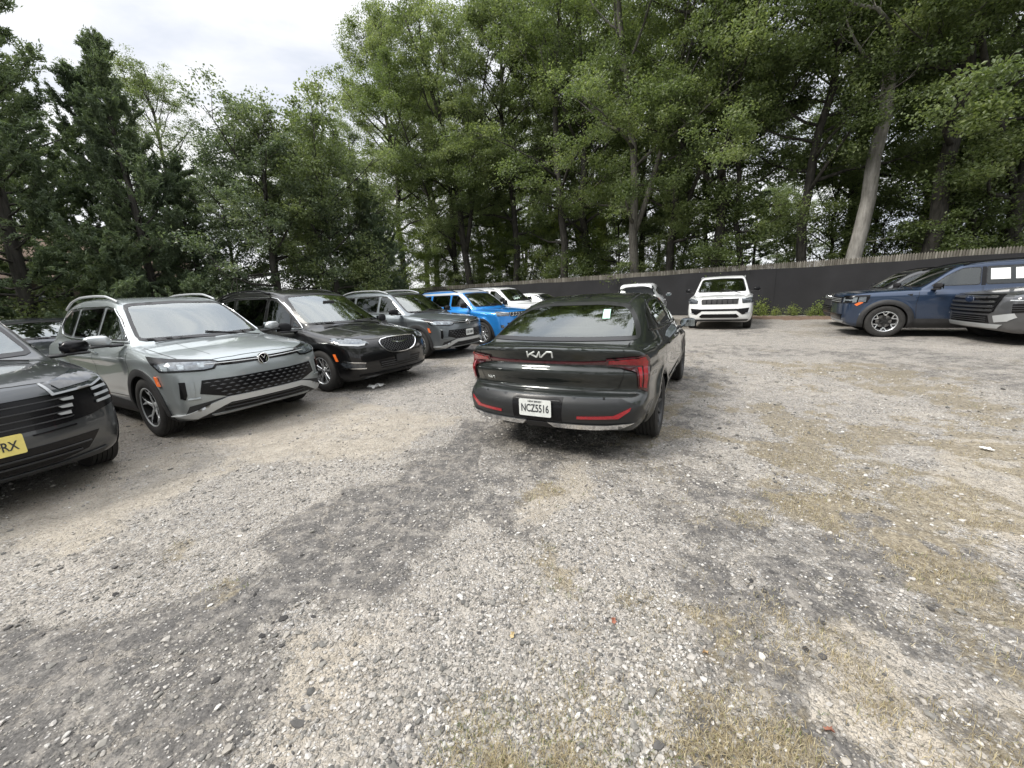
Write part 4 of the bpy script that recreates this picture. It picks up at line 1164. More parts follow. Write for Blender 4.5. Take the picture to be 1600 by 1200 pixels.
    k.patch('running_light', MAT_LED if not big else MAT_LAMPCHROME, 20, [(W - .44, z1 - .012), (W - .10, z1 + .018), (W - .06, z1 + .006), (W - .11, z1 - .002), (W - .44, z1 - .03)], off=.017, thick=.006, both=True)
    if big:
        k.patch('lower_grille', MAT_GLOSSBLACK, 0, [(-W + .12, .705), (-W + .42, .68), (W - .42, .68), (W - .12, .705), (W - .16, .53), (W - .30, .50), (W - .46, .62), (-W + .46, .62), (-W + .30, .50), (-W + .16, .53)], off=.010)
        k.patch('lower_intake', MAT_GLOSSBLACK, 0, [(-.50, .52), (.50, .52), (.58, .44), (.52, .40), (-.52, .40), (-.58, .44)], off=.010)
        k.patch('bumper_lip', MAT_PLASTIC, 0, [(-W + .12, .345), (W - .12, .345), (W - .16, .29), (-W + .16, .29)], off=.010)
        k.patch('fog_light', MAT_LED, 8, [(W - .26, .545), (W - .14, .56), (W - .15, .54), (W - .26, .525)], off=.018, both=True, thick=.006)
        k.strip('badge', MAT_SILVER, 0, [(-.10, z1 + .035), (.10, z1 + .035)], tube=.012, off=.004, both=False)
    else:
        k.patch('lower_grille', MAT_GLOSSBLACK, 0, [(-.62, .66), (.62, .66), (.50, .44), (-.50, .44)], off=.008)
        grid_bars(k, 'lower_grille_bars', MAT_DARKGREY, 0, [[(-.56, z), (.56, z)] for z in (.61, .56, .51)], .007, .014)
        k.patch('lower_bumper', MAT_PLASTIC, 0, [(-.78, .42), (.78, .42), (.74, .29), (-.74, .29)], off=.008)
        k.patch('fog_light', MAT_LAMP, 20, [(W - .22, .60), (W - .12, .615), (W - .12, .53), (W - .22, .52)], off=.010, both=True)
    if clad: cladding(k, (fx, rx), ar, wr, w=.06)
    side_mirror(k, .82, W, zb + .10, mirror_mat or paint, sz=(.14, .22, .17), lower=True)
    k.finish_body()
    for x_ in (fx, rx):
        for sd in (1, -1): make_wheel(k, x_, sd, wheel or W_DARK, None, wy=W)
    seats(k, zr=.13 + a * .4, xf=.05)
    return k

# ------------------------------------------------------------------ blue three-row SUV with flared arches
W_STAR = dict(id='star', n=6, kind='wide', mat=principled('bright_alloy', (.62, .63, .64)), rr=.245, w=.24, side_dark=True)
W_STAR['kind'] = 'wye'; W_STAR['n'] = 6; W_STAR['two_tone'] = .52; W_STAR['side_dark'] = False
def build_boxy_suv():
    c = dict(L=4.83, H=1.70, wr=.385, belt=1.12, cw=.88, tum=.40, cf=.16, cr=.14, cp=3.2, crown=.05, k1=.06, k2=.055, k3=.03,
        ccf=.16, ccr=.06, rcrown=.03, ctr=.03, ctf=.05,
        low=[(2.26, .30), (2.37, .36), (2.41, .50), (2.41, .68), (2.405, .88), (2.395, 1.03), (2.33, 1.105), (2.05, 1.14), (1.5, 1.165), (1.1, 1.17), (.3, 1.13), (-1.0, 1.14), (-2.1, 1.16), (-2.36, 1.10),
             (-2.40, .9), (-2.41, .70), (-2.40, .5), (-2.34, .36), (-2.1, .29), (0, .24), (2.0, .26)],
        cab=[(1.22, 1.08), (.98, 1.23), (.66, 1.46), (.42, 1.62), (.22, 1.69), (-.2, 1.725), (-1.0, 1.735), (-1.8, 1.725), (-2.16, 1.70), (-2.26, 1.62), (-2.32, 1.20), (-2.3, .98), (1.1, .95)],
        sec=[(.22, .84), (.34, .915), (.5, .935), (.75, .945), (.92, .945), (1.02, .93), (1.10, .895), (1.20, .84)],
        plan=[(-2.42, .90), (-2.3, .95), (-2.1, .985), (-1.5, 1.0), (0, .985), (1.4, 1.0), (2.0, .99), (2.25, .96), (2.42, .90)],
        arches=[(1.54, .43, .045), (-1.275, .43, .045)], creases=[(-2.2, 2.2, .99, .0, .010)])
    paint = car_paint('suv_navy_paint', (.020, .038, .078), .45, .32, dust=.15)
    k = Car('parked_suv', c, paint, .032)
    suv_glass(k, dict(ws=[(-.74, 1.19), (0, 1.18), (.74, 1.19), (.68, 1.42), (.61, 1.63), (0, 1.655), (-.61, 1.63), (-.68, 1.42)],
        side=[[(.80, 1.20), (-.02, 1.20), (-.04, 1.60), (.26, 1.59), (.52, 1.44)], [(-.10, 1.20), (-1.02, 1.21), (-1.04, 1.61), (-.12, 1.605)], [(-1.12, 1.21), (-1.85, 1.225), (-1.84, 1.60), (-1.14, 1.61)]],
        rear=[(-.72, 1.24), (.72, 1.24), (.64, 1.60), (-.64, 1.60)], rail=(.25, -2.0, .65), rail_mat=MAT_GLOSSBLACK,
        seams=[[(.98, 1.12), (1.02, .8), (.98, .42)], [(-.06, 1.16), (-.05, .5), (-.05, .42)], [(-1.08, 1.16), (-1.08, .9), (-.86, .6), (-.82, .42)]],
        handles=[(.18, 1.03), (-.78, 1.04)], handle_mat=paint, wipers=[((1.06, .62), (.96, -.02)), ((1.08, .02), (.96, -.60))]))
    k.patch('pillar_trim_or_sheen', MAT_GLOSSBLACK, 'side', [(-.03, 1.19), (-.10, 1.19), (-.12, 1.60), (-.05, 1.60)], off=.004, both=True, thick=.004)
    k.strip('hood_seam', MAT_GAP, 'top', [(1.15, .78), (1.9, .79), (2.2, .74), (2.28, .3), (2.29, 0)], w=.008)
    cladding(k, (1.54, -1.275), .43, .385, zs=(.45, .44), w=.10)
    k.patch('fender_accent', MAT_GLOSSBLACK, 'side', [(1.10, 1.04), (1.20, 1.03), (1.12, .99)], off=.006, both=True, thick=.006)
    k.patch('headlight', MAT_GLOSSBLACK, 22, [(.50, 1.03), (.93, 1.045), (.95, .99), (.93, .86), (.52, .84)], off=.008, both=True)
    k.patch('running_light', MAT_LAMPCHROME, 22, [(.56, .985), (.60, .985), (.60, .945), (.80, .945), (.80, .99), (.84, .99), (.84, .87), (.80, .87), (.80, .915), (.60, .915), (.60, .87), (.56, .87)], off=.016, both=True, thick=.008)
    k.patch('headlight_lens', MAT_LAMP, 22, [(.855, 1.0), (.92, 1.0), (.92, .88), (.855, .875)], off=.015, both=True, thick=.006)
    k.patch('grille', MAT_GLOSSBLACK, 0, [(-.62, 1.0), (.62, 1.0), (.60, .84), (-.60, .84)], off=.010)
    grid_bars(k, 'grille_bars', MAT_SILVER, 0, [[(-.56, .96), (.56, .96)], [(-.56, .92), (.56, .92)], [(-.56, .88), (.56, .88)]], .006, .016)
    k.patch('lower_grille', MAT_GLOSSBLACK, 0, [(-.70, .56), (.70, .56), (.62, .42), (-.62, .42)], off=.008)
    k.patch('skid_plate', MAT_SILVER, 0, [(-.74, .39), (.74, .39), (.66, .34), (-.66, .34)], off=.012)
    k.patch('side_marker', MAT_AMBER, 'side', [(2.00, .86), (2.06, .89), (2.17, .82), (2.12, .78)], off=.012, both=True)
    side_mirror(k, .74, .93, 1.20, paint, sz=(.14, .23, .16), lower=True)
    # white sheets taped inside the rear door glass
    for x0 in (-.18, -.56):
        k.patch('window_sheet', MAT_PAPER, 'side', [(x0, 1.31), (x0 - .30, 1.31), (x0 - .30, 1.55), (x0, 1.55)], off=.006, thick=0)
    k.finish_body()
    for x_ in (1.54, -1.275):
        for sd in (1, -1): make_wheel(k, x_, sd, W_STAR, None, wy=.975)
    seats(k, zr=.18, xf=.0, rows=3)
    return k

# ------------------------------------------------------------------ grey SUV cut by the right edge
def build_bold_suv():
    c = dict(L=5.05, H=1.76, wr=.39, belt=1.14, cw=.92, tum=.42, cf=.20, cr=.18, cp=3.0, crown=.05, k1=.07, k2=.065, k3=.035,
        ccf=.18, ccr=.08, rcrown=.04,
        low=[(2.36, .28), (2.48, .36), (2.515, .50), (2.525, .68), (2.51, .86), (2.47, 1.0), (2.36, 1.07), (2.0, 1.12), (1.6, 1.15), (1.25, 1.17), (.3, 1.14), (-1.0, 1.15), (-2.1, 1.17), (-2.44, 1.10),
             (-2.50, .9), (-2.52, .70), (-2.50, .5), (-2.44, .36), (-2.2, .29), (0, .24), (2.0, .26)],
        cab=[(1.40, 1.08), (1.14, 1.22), (.80, 1.46), (.54, 1.63), (.32, 1.72), (-.1, 1.775), (-1.0, 1.785), (-1.8, 1.75), (-2.2, 1.66), (-2.3, 1.58), (-2.42, 1.20), (-2.4, .98), (1.3, .95)],
        sec=[(.22, .86), (.34, .94), (.5, .975), (.75, .99), (.94, .985), (1.04, .965), (1.12, .93), (1.22, .87)],
        plan=[(-2.52, .88), (-2.35, .94), (-2.1, .98), (-1.5, 1.0), (0, .99), (1.5, 1.0), (2.05, .985), (2.3, .95), (2.52, .88)],
        arches=[(1.62, .43, .03), (-1.40, .43, .03)], creases=[(-2.3, 2.2, .98, .0, .010)])
    paint = car_paint('suv_carbon_paint', (.105, .108, .115), .6, .33, dust=.15)
    k = Car('parked_suv', c, paint, .034)
    suv_glass(k, dict(ws=[(-.78, 1.20), (0, 1.19), (.78, 1.20), (.70, 1.44), (.62, 1.66), (0, 1.685), (-.62, 1.66), (-.70, 1.44)],
        side=[[(.92, 1.21), (.05, 1.21), (.02, 1.62), (.34, 1.60), (.62, 1.44)], [(-.02, 1.21), (-.98, 1.22), (-1.0, 1.64), (-.06, 1.63)], [(-1.06, 1.22), (-1.9, 1.25), (-1.85, 1.58), (-1.08, 1.64)]],
        rear=[(-.70, 1.24), (.70, 1.24), (.62, 1.60), (-.62, 1.60)], rail=(.2, -1.95, .66), rail_mat=MAT_GLOSSBLACK,
        seams=[[(1.10, 1.12), (1.14, .8), (1.05, .42)], [(.02, 1.16), (.03, .5), (.0, .42)], [(-1.0, 1.16), (-1.02, .9), (-.88, .6), (-.84, .42)]],
        handles=[(.22, 1.04), (-.74, 1.05)], handle_mat=paint, wipers=[((1.26, .62), (1.14, -.02)), ((1.28, .02), (1.14, -.60))]))
    k.strip('hood_seam', MAT_GAP, 'top', [(1.3, .82), (2.0, .83), (2.3, .78), (2.38, .3), (2.40, 0)], w=.008)
    cladding(k, (1.62, -1.40), .43, .39, w=.06)
    gr = [(-.66, 1.02), (.66, 1.02), (.68, .92), (.62, .68), (.54, .64), (-.54, .64), (-.62, .68), (-.68, .92)]
    k.patch('grille', MAT_GLOSSBLACK, 0, gr, off=.012)
    for z in (.955, .865, .775, .70):
        k.patch('grille_bar', MAT_DARKGREY, 0, [(-.62, z + .024), (-.25, z + .018), (.25, z + .018), (.62, z + .024), (.60, z - .014), (.2, z - .020), (-.2, z - .020), (-.60, z - .014)], off=.032, thick=.02)
        k.strip('grille_accent', MAT_CHROME, 0, [(-.60, z + .022), (.60, z + .022)], tube=.005, off=.034, both=False)
    mb = MB(); V, N, ok = k.onto(0, np.array([(0, .91)]), .04)
    M = Matrix.Translation(Vector(V[0])) @ Matrix.Rotation(R(-90), 4, 'Z') @ Matrix.Scale(1.9, 4, (1, 0, 0))
    mb.lathe([(.065, -.02), (.065, .004), (.058, .008), (0, .008)], 28, M); mb.build('badge', principled('badge_blue', (.012, .02, .045), .2, coat=1), k.root)
    k.patch('headlight', MAT_LAMPDARK, 18, [(.70, 1.02), (1.0, 1.035), (1.02, .97), (.98, .90), (.72, .90)], off=.010, both=True)
    k.patch('running_light', MAT_LED, 18, [(.70, .915), (.98, .915), (.98, .895), (.70, .895)], off=.018, both=True, thick=.008)
    k.patch('bumper_insert', MAT_SILVER, 10, [(.56, .60), (.86, .66), (.88, .58), (.80, .50), (.60, .47)], off=.02, both=True)
    k.patch('air_vent', MAT_GLOSSBLACK, 12, [(.80, .84), (.92, .85), (.93, .68), (.82, .66)], off=.010, both=True)
    grid_bars(k, 'vent_bars', MAT_DARKGREY, 12, [[(.81, z), (.92, z + .005)] for z in (.71, .75, .79)], .006, .018)
    k.patch('lower_grille', MAT_GLOSSBLACK, 0, [(-.52, .60), (.52, .60), (.56, .44), (-.56, .44)], off=.008)
    grid_bars(k, 'lower_grille_bars', MAT_DARKGREY, 0, [[(-.5, z), (.5, z)] for z in (.56, .52, .48)], .007, .014)
    k.patch('skid_plate', MAT_SILVER, 0, [(-.80, .43), (.80, .43), (.70, .35), (-.70, .35)], off=.018)
    side_mirror(k, .90, .98, 1.22, MAT_GLOSSBLACK, sz=(.15, .24, .17), lower=True)
    k.finish_body()
    for x_ in (1.62, -1.40):
        for sd in (1, -1): make_wheel(k, x_, sd, W_DARK, None, wy=.985)
    seats(k, zr=.2, xf=.1, rows=3)
    return k

# ------------------------------------------------------------------ plain sedan and a rounded hatchback for the cars that only peep out
def build_plain_sedan(name, paint, h=.045):
    c = dict(L=4.70, H=1.44, wr=.33, belt=.98, cw=.83, tum=.56, cf=.32, cr=.28, cp=2.4, crown=.045, k1=.08, k2=.08, k3=.035,
        ccf=.20, ccr=.14, rcrown=.05, ctr=.12,
        low=[(2.18, .22), (2.31, .32), (2.35, .48), (2.33, .62), (2.24, .74), (1.9, .86), (1.4, .93), (1.05, .97), (.2, 1.0), (-.9, 1.02), (-1.6, 1.05), (-2.1, 1.06), (-2.28, 1.02),
             (-2.33, .85), (-2.34, .6), (-2.32, .42), (-2.25, .30), (-2.0, .25), (0, .18), (1.8, .18)],
        cab=[(1.30, .93), (1.02, 1.09), (.62, 1.30), (.30, 1.41), (-.1, 1.455), (-.5, 1.455), (-.9, 1.40), (-1.3, 1.27), (-1.75, 1.08), (-1.8, .9), (1.3, .85)],
        sec=[(.15, .80), (.26, .87), (.4, .905), (.6, .92), (.78, .915), (.90, .90), (1.02, .86), (1.10, .82)],
        plan=[(-2.35, .80), (-2.2, .88), (-1.9, .96), (-1.4, 1.0), (-.5, .995), (.6, .995), (1.4, 1.0), (1.9, .97), (2.2, .90), (2.355, .78)],
        arches=[(1.42, .37, .02), (-1.36, .37, .02)], creases=[(-2.1, 1.9, .80, .0, .008)])
    k = Car(name, c, paint, h)
    suv_glass(k, dict(ws=[(-.70, 1.03), (0, 1.02), (.70, 1.03), (.64, 1.2), (.55, 1.37), (0, 1.39), (-.55, 1.37), (-.64, 1.2)],
        side=[[(1.0, 1.045), (.08, 1.06), (.05, 1.35), (.30, 1.345), (.62, 1.25)], [(.0, 1.06), (-.92, 1.085), (-1.06, 1.18), (-.86, 1.31), (-.04, 1.36)]], dark_from=5,
        rear=[(-.66, 1.10), (.66, 1.10), (.52, 1.35), (-.52, 1.35)],
        trim=[(1.0, 1.03), (.1, 1.04), (-1.0, 1.07)], seams=[[(.04, 1.02), (.05, .6), (.0, .30)], [(-.92, 1.04), (-1.0, .85), (-.85, .36)], [(1.08, .98), (1.12, .8), (1.02, .30)]],
        handles=[(.22, .90), (-.70, .91)], handle_mat=paint, wipers=[((1.20, .60), (1.08, -.02))]))
    k.strip('hood_seam', MAT_GAP, 'top', [(1.15, .74), (1.7, .74), (2.05, .64), (2.2, .3), (2.22, 0)], w=.008)
    k.patch('headlight', MAT_LAMP, 28, [(.46, .70), (.84, .76), (.86, .72), (.78, .63), (.48, .62)], off=.008, both=True)
    k.patch('grille', MAT_GLOSSBLACK, 0, [(-.46, .66), (.46, .66), (.56, .40), (-.56, .40)], off=.008)
    grid_bars(k, 'grille_bars', MAT_DARKGREY, 0, [[(-.46, z), (.46, z)] for z in (.62, .57, .52, .47)], .006, .014)
    k.patch('tail_light', MAT_RED, 205, [(.42, .95), (.84, .97), (.86, .84), (.44, .84)], off=.008, both=True)
    side_mirror(k, .78, .90, 1.0, paint, sz=(.12, .20, .14))
    k.finish_body()
    for x_ in (1.42, -1.36):
        for sd in (1, -1): make_wheel(k, x_, sd, W_ALLOY if False else W5, None, wy=.91)
    seats(k, zr=0, xf=0)
    return k

def build_hatch(name, paint, h=.04):
    c = dict(L=4.50, H=1.60, wr=.35, belt=1.06, cw=.86, tum=.50, cf=.30, cr=.22, cp=2.6, crown=.05, k1=.09, k2=.09, k3=.05,
        ccf=.2, ccr=.16, rcrown=.05, ctr=.12,
        low=[(2.08, .24), (2.21, .33), (2.25, .5), (2.23, .68), (2.14, .82), (1.8, .95), (1.4, 1.01), (1.05, 1.04), (.2, 1.06), (-.9, 1.10), (-1.7, 1.14), (-2.05, 1.12), (-2.18, 1.0),
             (-2.24, .75), (-2.25, .55), (-2.2, .34), (-2.0, .28), (0, .22), (1.8, .22)],
        cab=[(1.28, .98), (1.0, 1.14), (.62, 1.38), (.30, 1.53), (-.1, 1.62), (-.6, 1.645), (-1.2, 1.64), (-1.75, 1.60), (-1.86, 1.565), (-1.94, 1.34), (-2.12, 1.08), (-2.1, .9), (1.2, .9)],
        sec=[(.2, .82), (.32, .89), (.5, .92), (.7, .93), (.86, .925), (.98, .905), (1.08, .865), (1.18, .82)],
        plan=[(-2.25, .80), (-2.1, .88), (-1.85, .95), (-1.3, 1.0), (-.5, .995), (.6, .995), (1.4, 1.0), (1.8, .97), (2.05, .91), (2.25, .80)],
        arches=[(1.36, .39, .02), (-1.30, .39, .03)], creases=[(-2.0, 1.9, .86, .06, .014)])
    k = Car(name, c, paint, h)
    suv_glass(k, dict(ws=[(-.72, 1.10), (0, 1.09), (.72, 1.10), (.66, 1.3), (.57, 1.52), (0, 1.545), (-.57, 1.52), (-.66, 1.3)],
        side=[[(.96, 1.12), (.05, 1.13), (.02, 1.49), (.28, 1.47), (.58, 1.34)], [(-.02, 1.13), (-.86, 1.16), (-.90, 1.48), (-.06, 1.505)], [(-.95, 1.17), (-1.40, 1.22), (-1.55, 1.36), (-.98, 1.47)]],
        rear_glass=glass_mat('near_black_glass', (.03, .03, .03), .5), rear=[(-.68, 1.20), (.68, 1.20), (.64, 1.36), (.58, 1.535), (-.58, 1.535), (-.64, 1.36)],
        seams=[[(.02, 1.08), (.03, .5), (.0, .36)], [(-.90, 1.12), (-.96, .85), (-.80, .40)], [(1.06, 1.02), (1.1, .8), (1.0, .36)]],
        handles=[(.22, .96), (-.68, .98)], handle_mat=paint, wipers=[((1.18, .60), (1.06, -.02))]))
    k.patch('rear_spoiler', paint, 'top', [(-1.55, -.52), (-1.55, .52), (-1.84, .54), (-1.87, 0), (-1.84, -.54)], off=.012, thick=.03)
    k.patch('roof_antenna', paint, 'top', [(-1.25, -.03), (-1.25, .03), (-1.42, .02), (-1.42, -.02)], off=.004, thick=.01, dish=.05)
    k.patch('tail_light', MAT_RED, 205, [(.36, 1.04), (.84, 1.10), (.90, 1.0), (.86, .90), (.40, .92)], off=.008, both=True)
    k.patch('lower_bumper', MAT_PLASTIC, 180, [(-.80, .50), (.80, .50), (.76, .30), (-.76, .30)], off=.008)
    cladding(k, (1.36, -1.30), .39, .35, w=.055)
    side_mirror(k, .80, .92, 1.14, MAT_SILVER, sz=(.13, .21, .15))
    k.finish_body()
    for x_ in (1.36, -1.30):
        for sd in (1, -1): make_wheel(k, x_, sd, W_DARK, None, wy=.92)
    seats(k, zr=.08, xf=0)
    return k

WHITE = car_paint('white_paint', (.74, .75, .75), .0, .35, dust=.12, flake=.02)
CARS = []
def place(k, x, y, deg, label, cat):
    put(k, x, y, deg); tag(k.root, label, cat, 'vehicles parked in the gravel lot'); CARS.append(k); return k
place(build_sedan(), 1.30, 5.41, 62.1, 'dark graphite fastback sedan seen from behind in the middle of the lot, white plate NCZ5516', 'sedan')
place(build_slat_suv(), -5.93, 3.75, -28.0, 'gunmetal SUV cut by the left picture edge, slatted black grille and yellow plate', 'suv')
place(build_tiguan('parked_suv', car_paint('suv_silver_paint', (.35, .385, .395), .65, .36), h=.03), -5.16, 6.07, -29.3, 'silver grey-green SUV with honeycomb lower grille and no front plate, beside the black minivan', 'suv')
place(build_minivan(), -4.17, 8.24, -29.6, 'glossy black minivan with chrome-ringed oval mesh grille', 'minivan')
place(build_tiguan('parked_suv', car_paint('suv_slate_paint', (.15, .17, .185), .7, .34), True, h=.036), -3.05, 11.3, -31, 'slate grey SUV with a white front plate, between the black minivan and the blue SUV', 'suv')
place(build_slot_suv('parked_suv', car_paint('suv_azure_paint', (.02, .22, .62), .35, .3, dust=.1), big=False, roof=MAT_SILVER, wheel=W_BLUE, clad=True), -1.35, 13.35, -38, 'bright azure blue SUV with a pale sheen painted on its roof', 'suv')
place(build_slot_suv('parked_suv', WHITE, big=True, h=.045), -.3, 16.6, -33, 'white SUV mostly hidden behind the bright blue SUV', 'suv')
place(build_plain_sedan('parked_sedan', WHITE), 1.4, 19.6, -32, 'white sedan showing only its roof, farthest in the left-hand row', 'sedan')
place(build_slot_suv('parked_suv', WHITE, big=True, mirror_mat=MAT_GLOSSBLACK, h=.036), 8.05, 15.05, -119.5, 'white SUV facing the camera with its back to the black fence', 'suv')
place(build_hatch('parked_hatchback', WHITE), 5.4, 16.3, 66, 'white hatchback with rear spoiler seen from behind, past the roof of the dark sedan', 'hatchback')
place(build_boxy_suv(), 11.16, 9.84, 150.3, 'navy blue SUV with white sheets taped in its side window', 'suv')
place(build_bold_suv(), 12.45, 7.79, 160, 'carbon grey SUV with heavy barred grille, cut by the right picture edge', 'suv')
place(build_slot_suv('parked_suv', car_paint('charcoal_paint', (.05, .052, .056), .5, .33), big=False, h=.045), 12.35, 12.0, 152, 'charcoal SUV peeping out behind the navy blue SUV', 'suv')
place(build_plain_sedan('parked_sedan', car_paint('dark_navy_paint', (.016, .02, .028), .5, .3)), -10.6, 8.9, -28, 'dark sedan glimpsed in the back, between the gunmetal SUV and the silver grey-green SUV', 'sedan')
# ------------------------------------------------------------------ the lot: broken asphalt, gravel, dust and dead grass
rng = np.random.default_rng(7)
Z_ASPH = [
    [(0.63, 3.77), (-0.04, 2.82), (-0.45, 2.17), (-0.69, 1.95), (-0.74, 1.72), (-0.86, 1.59), (-1.12, 1.65), (-1.21, 1.51), (-0.91, 1.29), (-0.92, 1.0), (-.9, .3), (-3.2, .3), (-3.4, 1.2), (-2.59, 1.64), (-2.17, 1.7), (-1.67, 1.82), (-1.42, 1.92), (-1.67, 2.19), (-1.61, 2.64), (-1.13, 3.1), (-0.68, 3.76), (-0.59, 4.81)],
    [(-2.8, 2.31), (-2.57, 2.43), (-2.16, 2.23), (-2.02, 1.99), (-2.35, 1.98)],
    [(1.2, 3.52), (1.9, 3.44), (2.02, 2.89), (1.94, 2.33), (1.48, 1.85), (1.09, 1.76), (0.83, 1.87), (0.77, 2.43), (0.69, 3.15)],
    [(2.2, 2.27), (2.37, 2.18), (2.16, 1.81), (1.92, 1.75), (1.93, 1.93)],
    [(-1.06, 9.49), (4.74, 9.21), (3.1, 5.09), (1.9, 3.44), (0.6, 3.6), (-0.5, 3.91)]]
Z_SAND = [
    [(0.12, 3.03), (0.55, 3.3), (0.57, 2.82), (0.16, 2.25), (-0.13, 2.28)],
    [(-1.04, 1.47), (-0.8, 1.6), (-0.51, 1.44), (-0.4, 0.98), (-.45, .3), (-.9, .3), (-0.85, 1.0), (-0.81, 1.23)],
    [(3.56, 3.24), (5.4, 3.6), (5.2, 2.2), (2.65, 1.77), (2.85, 2.25)],
    [(1.29, 1.44), (1.71, 1.24), (1.83, 1.13), (1.34, 0.91), (0.87, 0.94)],
    [(-5.36, 5.25), (-2.92, 6.19), (-0.51, 4.8), (-1.26, 3.51), (-2.71, 3.39), (-2.83, 2.57), (-3.01, 2.17), (-3.45, 2.33), (-4.12, 2.85)]]
Z_GRASS = [
    [(0.67, 1.55), (0.96, 1.57), (0.92, 1.22), (0.76, 0.93), (0.42, 0.95)],
    [(4.35, 7.92), (4.9, 5.48), (4.9, 4.2), (4.56, 3.26), (5.62, 4.08), (6.62, 6.58)],
    [(2.78, 4.29), (3.61, 4.41), (3.79, 3.53), (2.68, 3.06)],
    [(2.61, 3.51), (3.17, 3.01), (2.64, 1.88), (2.16, 1.39), (1.92, 1.48), (1.95, 1.93), (1.78, 2.51)],
    [(1.61, 1.19), (1.95, 1.22), (1.54, 0.7), (1.34, 0.91)],
    [(-0.29, 1.13), (0.45, 1.25), (0.46, 0.75), (-0.29, 0.75)],
    [(0.18, 2.06), (0.34, 2.11), (0.35, 1.61), (0.14, 1.7)],
    [(-1.93, 2.06), (-1.79, 2.08), (-1.54, 1.9), (-1.65, 1.84)],
    [(-2.33, 2.42), (-2.17, 2.44), (-1.99, 2.28), (-2.14, 2.23)],
    [(-0.14, 2.89), (0.38, 2.94), (0.42, 2.54), (-0.04, 2.59)]]
# brown leaf litter at the foot of the fence
Z_LEAF = [[(9.0, 19.0), (13.6, 15.6), (12.6, 14.2), (10.5, 15.6), (9.0, 17.2)]]

def vnoise(x, y, f, seed=0):
    """value noise, bilinear with smooth weights"""
    t = np.random.default_rng(seed).random((256, 256))
    a, b = x * f, y * f; i, j = np.floor(a).astype(int), np.floor(b).astype(int); a = a - i; b = b - j
    a = a * a * (3 - 2 * a); b = b * b * (3 - 2 * b); i0, j0, i1, j1 = i % 256, j % 256, (i + 1) % 256, (j + 1) % 256
    return (t[i0, j0] * (1 - a) + t[i1, j0] * a) * (1 - b) + (t[i0, j1] * (1 - a) + t[i1, j1] * a) * b
def fbm(x, y, f, o=4, seed=0):
    s = 0; w = .5; tot = 0
    for k in range(o):
        s = s + w * vnoise(x, y, f * 2 ** k, seed + k); tot += w; w *= .55
    return s / tot
def zone(polys, x, y, soft, warp=.12, seed=3):
    wx = x + (fbm(x, y, 2.2, 5, seed) - .5) * warp * 4; wy = y + (fbm(x, y, 2.2, 5, seed + 9) - .5) * warp * 4
    d = np.full(x.shape, 1e9)
    for P in polys: d = np.minimum(d, poly_sdf(np.array(P), wx, wy))
    return 1 - sstep(d, -soft, soft)
FENCE_Y = lambda x: 27.3 - .8125 * x
def masks(x, y):
    A = 0
    for i, w_ in enumerate((1.0, .72, .66, .7, .62)): A = np.maximum(A, w_ * zone([Z_ASPH[i]], x, y, .11 if i == 0 else .32, .12 if i == 0 else .15, 3 + i))
    far = sstep(y + .3 * np.abs(x), 6.5, 10)
    n = fbm(x, y, .55, 5, 21)
    A = np.maximum(A * (1 - .35 * sstep(fbm(x, y, 1.4, 4, 60), .50, .62)), .75 * sstep(n, .50, .58) * (1 - sstep(np.hypot(x, y), 3.0, 5) * .35) * (.3 + .7 * sstep(x, -8, -1)))
    A = np.where(x > -.35, A * (.50 + .62 * sstep(fbm(x, y, 5.0, 5, 61), .40, .56)), A * (.80 + .28 * sstep(fbm(x, y, 3.4, 4, 62), .36, .50)))
    Sd = zone(Z_SAND, x, y, .20, .16, 5) * (.55 + .5 * sstep(fbm(x, y, 3.3, 4, 63), .40, .58))
    A = A * (1 - .85 * Sd)
    G = zone(Z_GRASS, x, y, .16, .20, 8) * (.35 + .75 * sstep(fbm(x, y, 4.5, 5, 64), .40, .58))
    G = np.maximum(G, .85 * sstep(fbm(x, y, 2.6, 5, 33), .52, .62) * sstep(x, .3, 2.2) * (1 - far) )
    G = np.maximum(G, sstep(fbm(x, y, .35, 4, 37), .60, .66) * far * .5)
    Lf = zone(Z_LEAF, x, y, .5, .5, 12)
    # unmown verge: under the trees on the left and past the fence
    bank = sstep(-(x * .87 - (y - 4.5) * .5) - 11.3 + 1.2 * (fbm(x, y, .4, 3, 50) - .5), -.4, .5)
    beyond = sstep(y - FENCE_Y(x), .1, .8)
    V = np.maximum(bank, beyond)
    return A, Sd, G, Lf, V
def height(x, y, A=None):
    if A is None: A = masks(x, y)[0]
    h = .012 * A * 1.0
    near = 1 - sstep(np.hypot(x, y), 6, 12)
    h = h + .035 * (fbm(x, y, .35, 3, 70) - .5) + near * (.018 * (fbm(x, y, 1.7, 4, 71) - .5) + .007 * (fbm(x, y, 9, 3, 75) - .5) * (1 - .6 * A))
    wh = 0
    return h
def axis(lo, hi, dense_lo, dense_hi, s0, g):
    mid = list(np.arange(dense_lo, dense_hi, s0)); s = s0; a = dense_hi; up = []
    while a < hi: up.append(a); s = min(s * g, 14); a += s
    up.append(hi); s = s0; a = dense_lo - s0; dn = []
    while a > lo: dn.append(a); s = min(s * g, 14); a -= s
    dn.append(lo)
    return np.array(dn[::-1] + mid + up)
gx = axis(-260, 260, -2.6, 3.0, .022, 1.035); gy = axis(-60, 420, .7, 3.4, .022, 1.03)
X, Y = np.meshgrid(gx, gy, indexing='ij')
A, Sd, G, Lf, V = masks(X, Y)
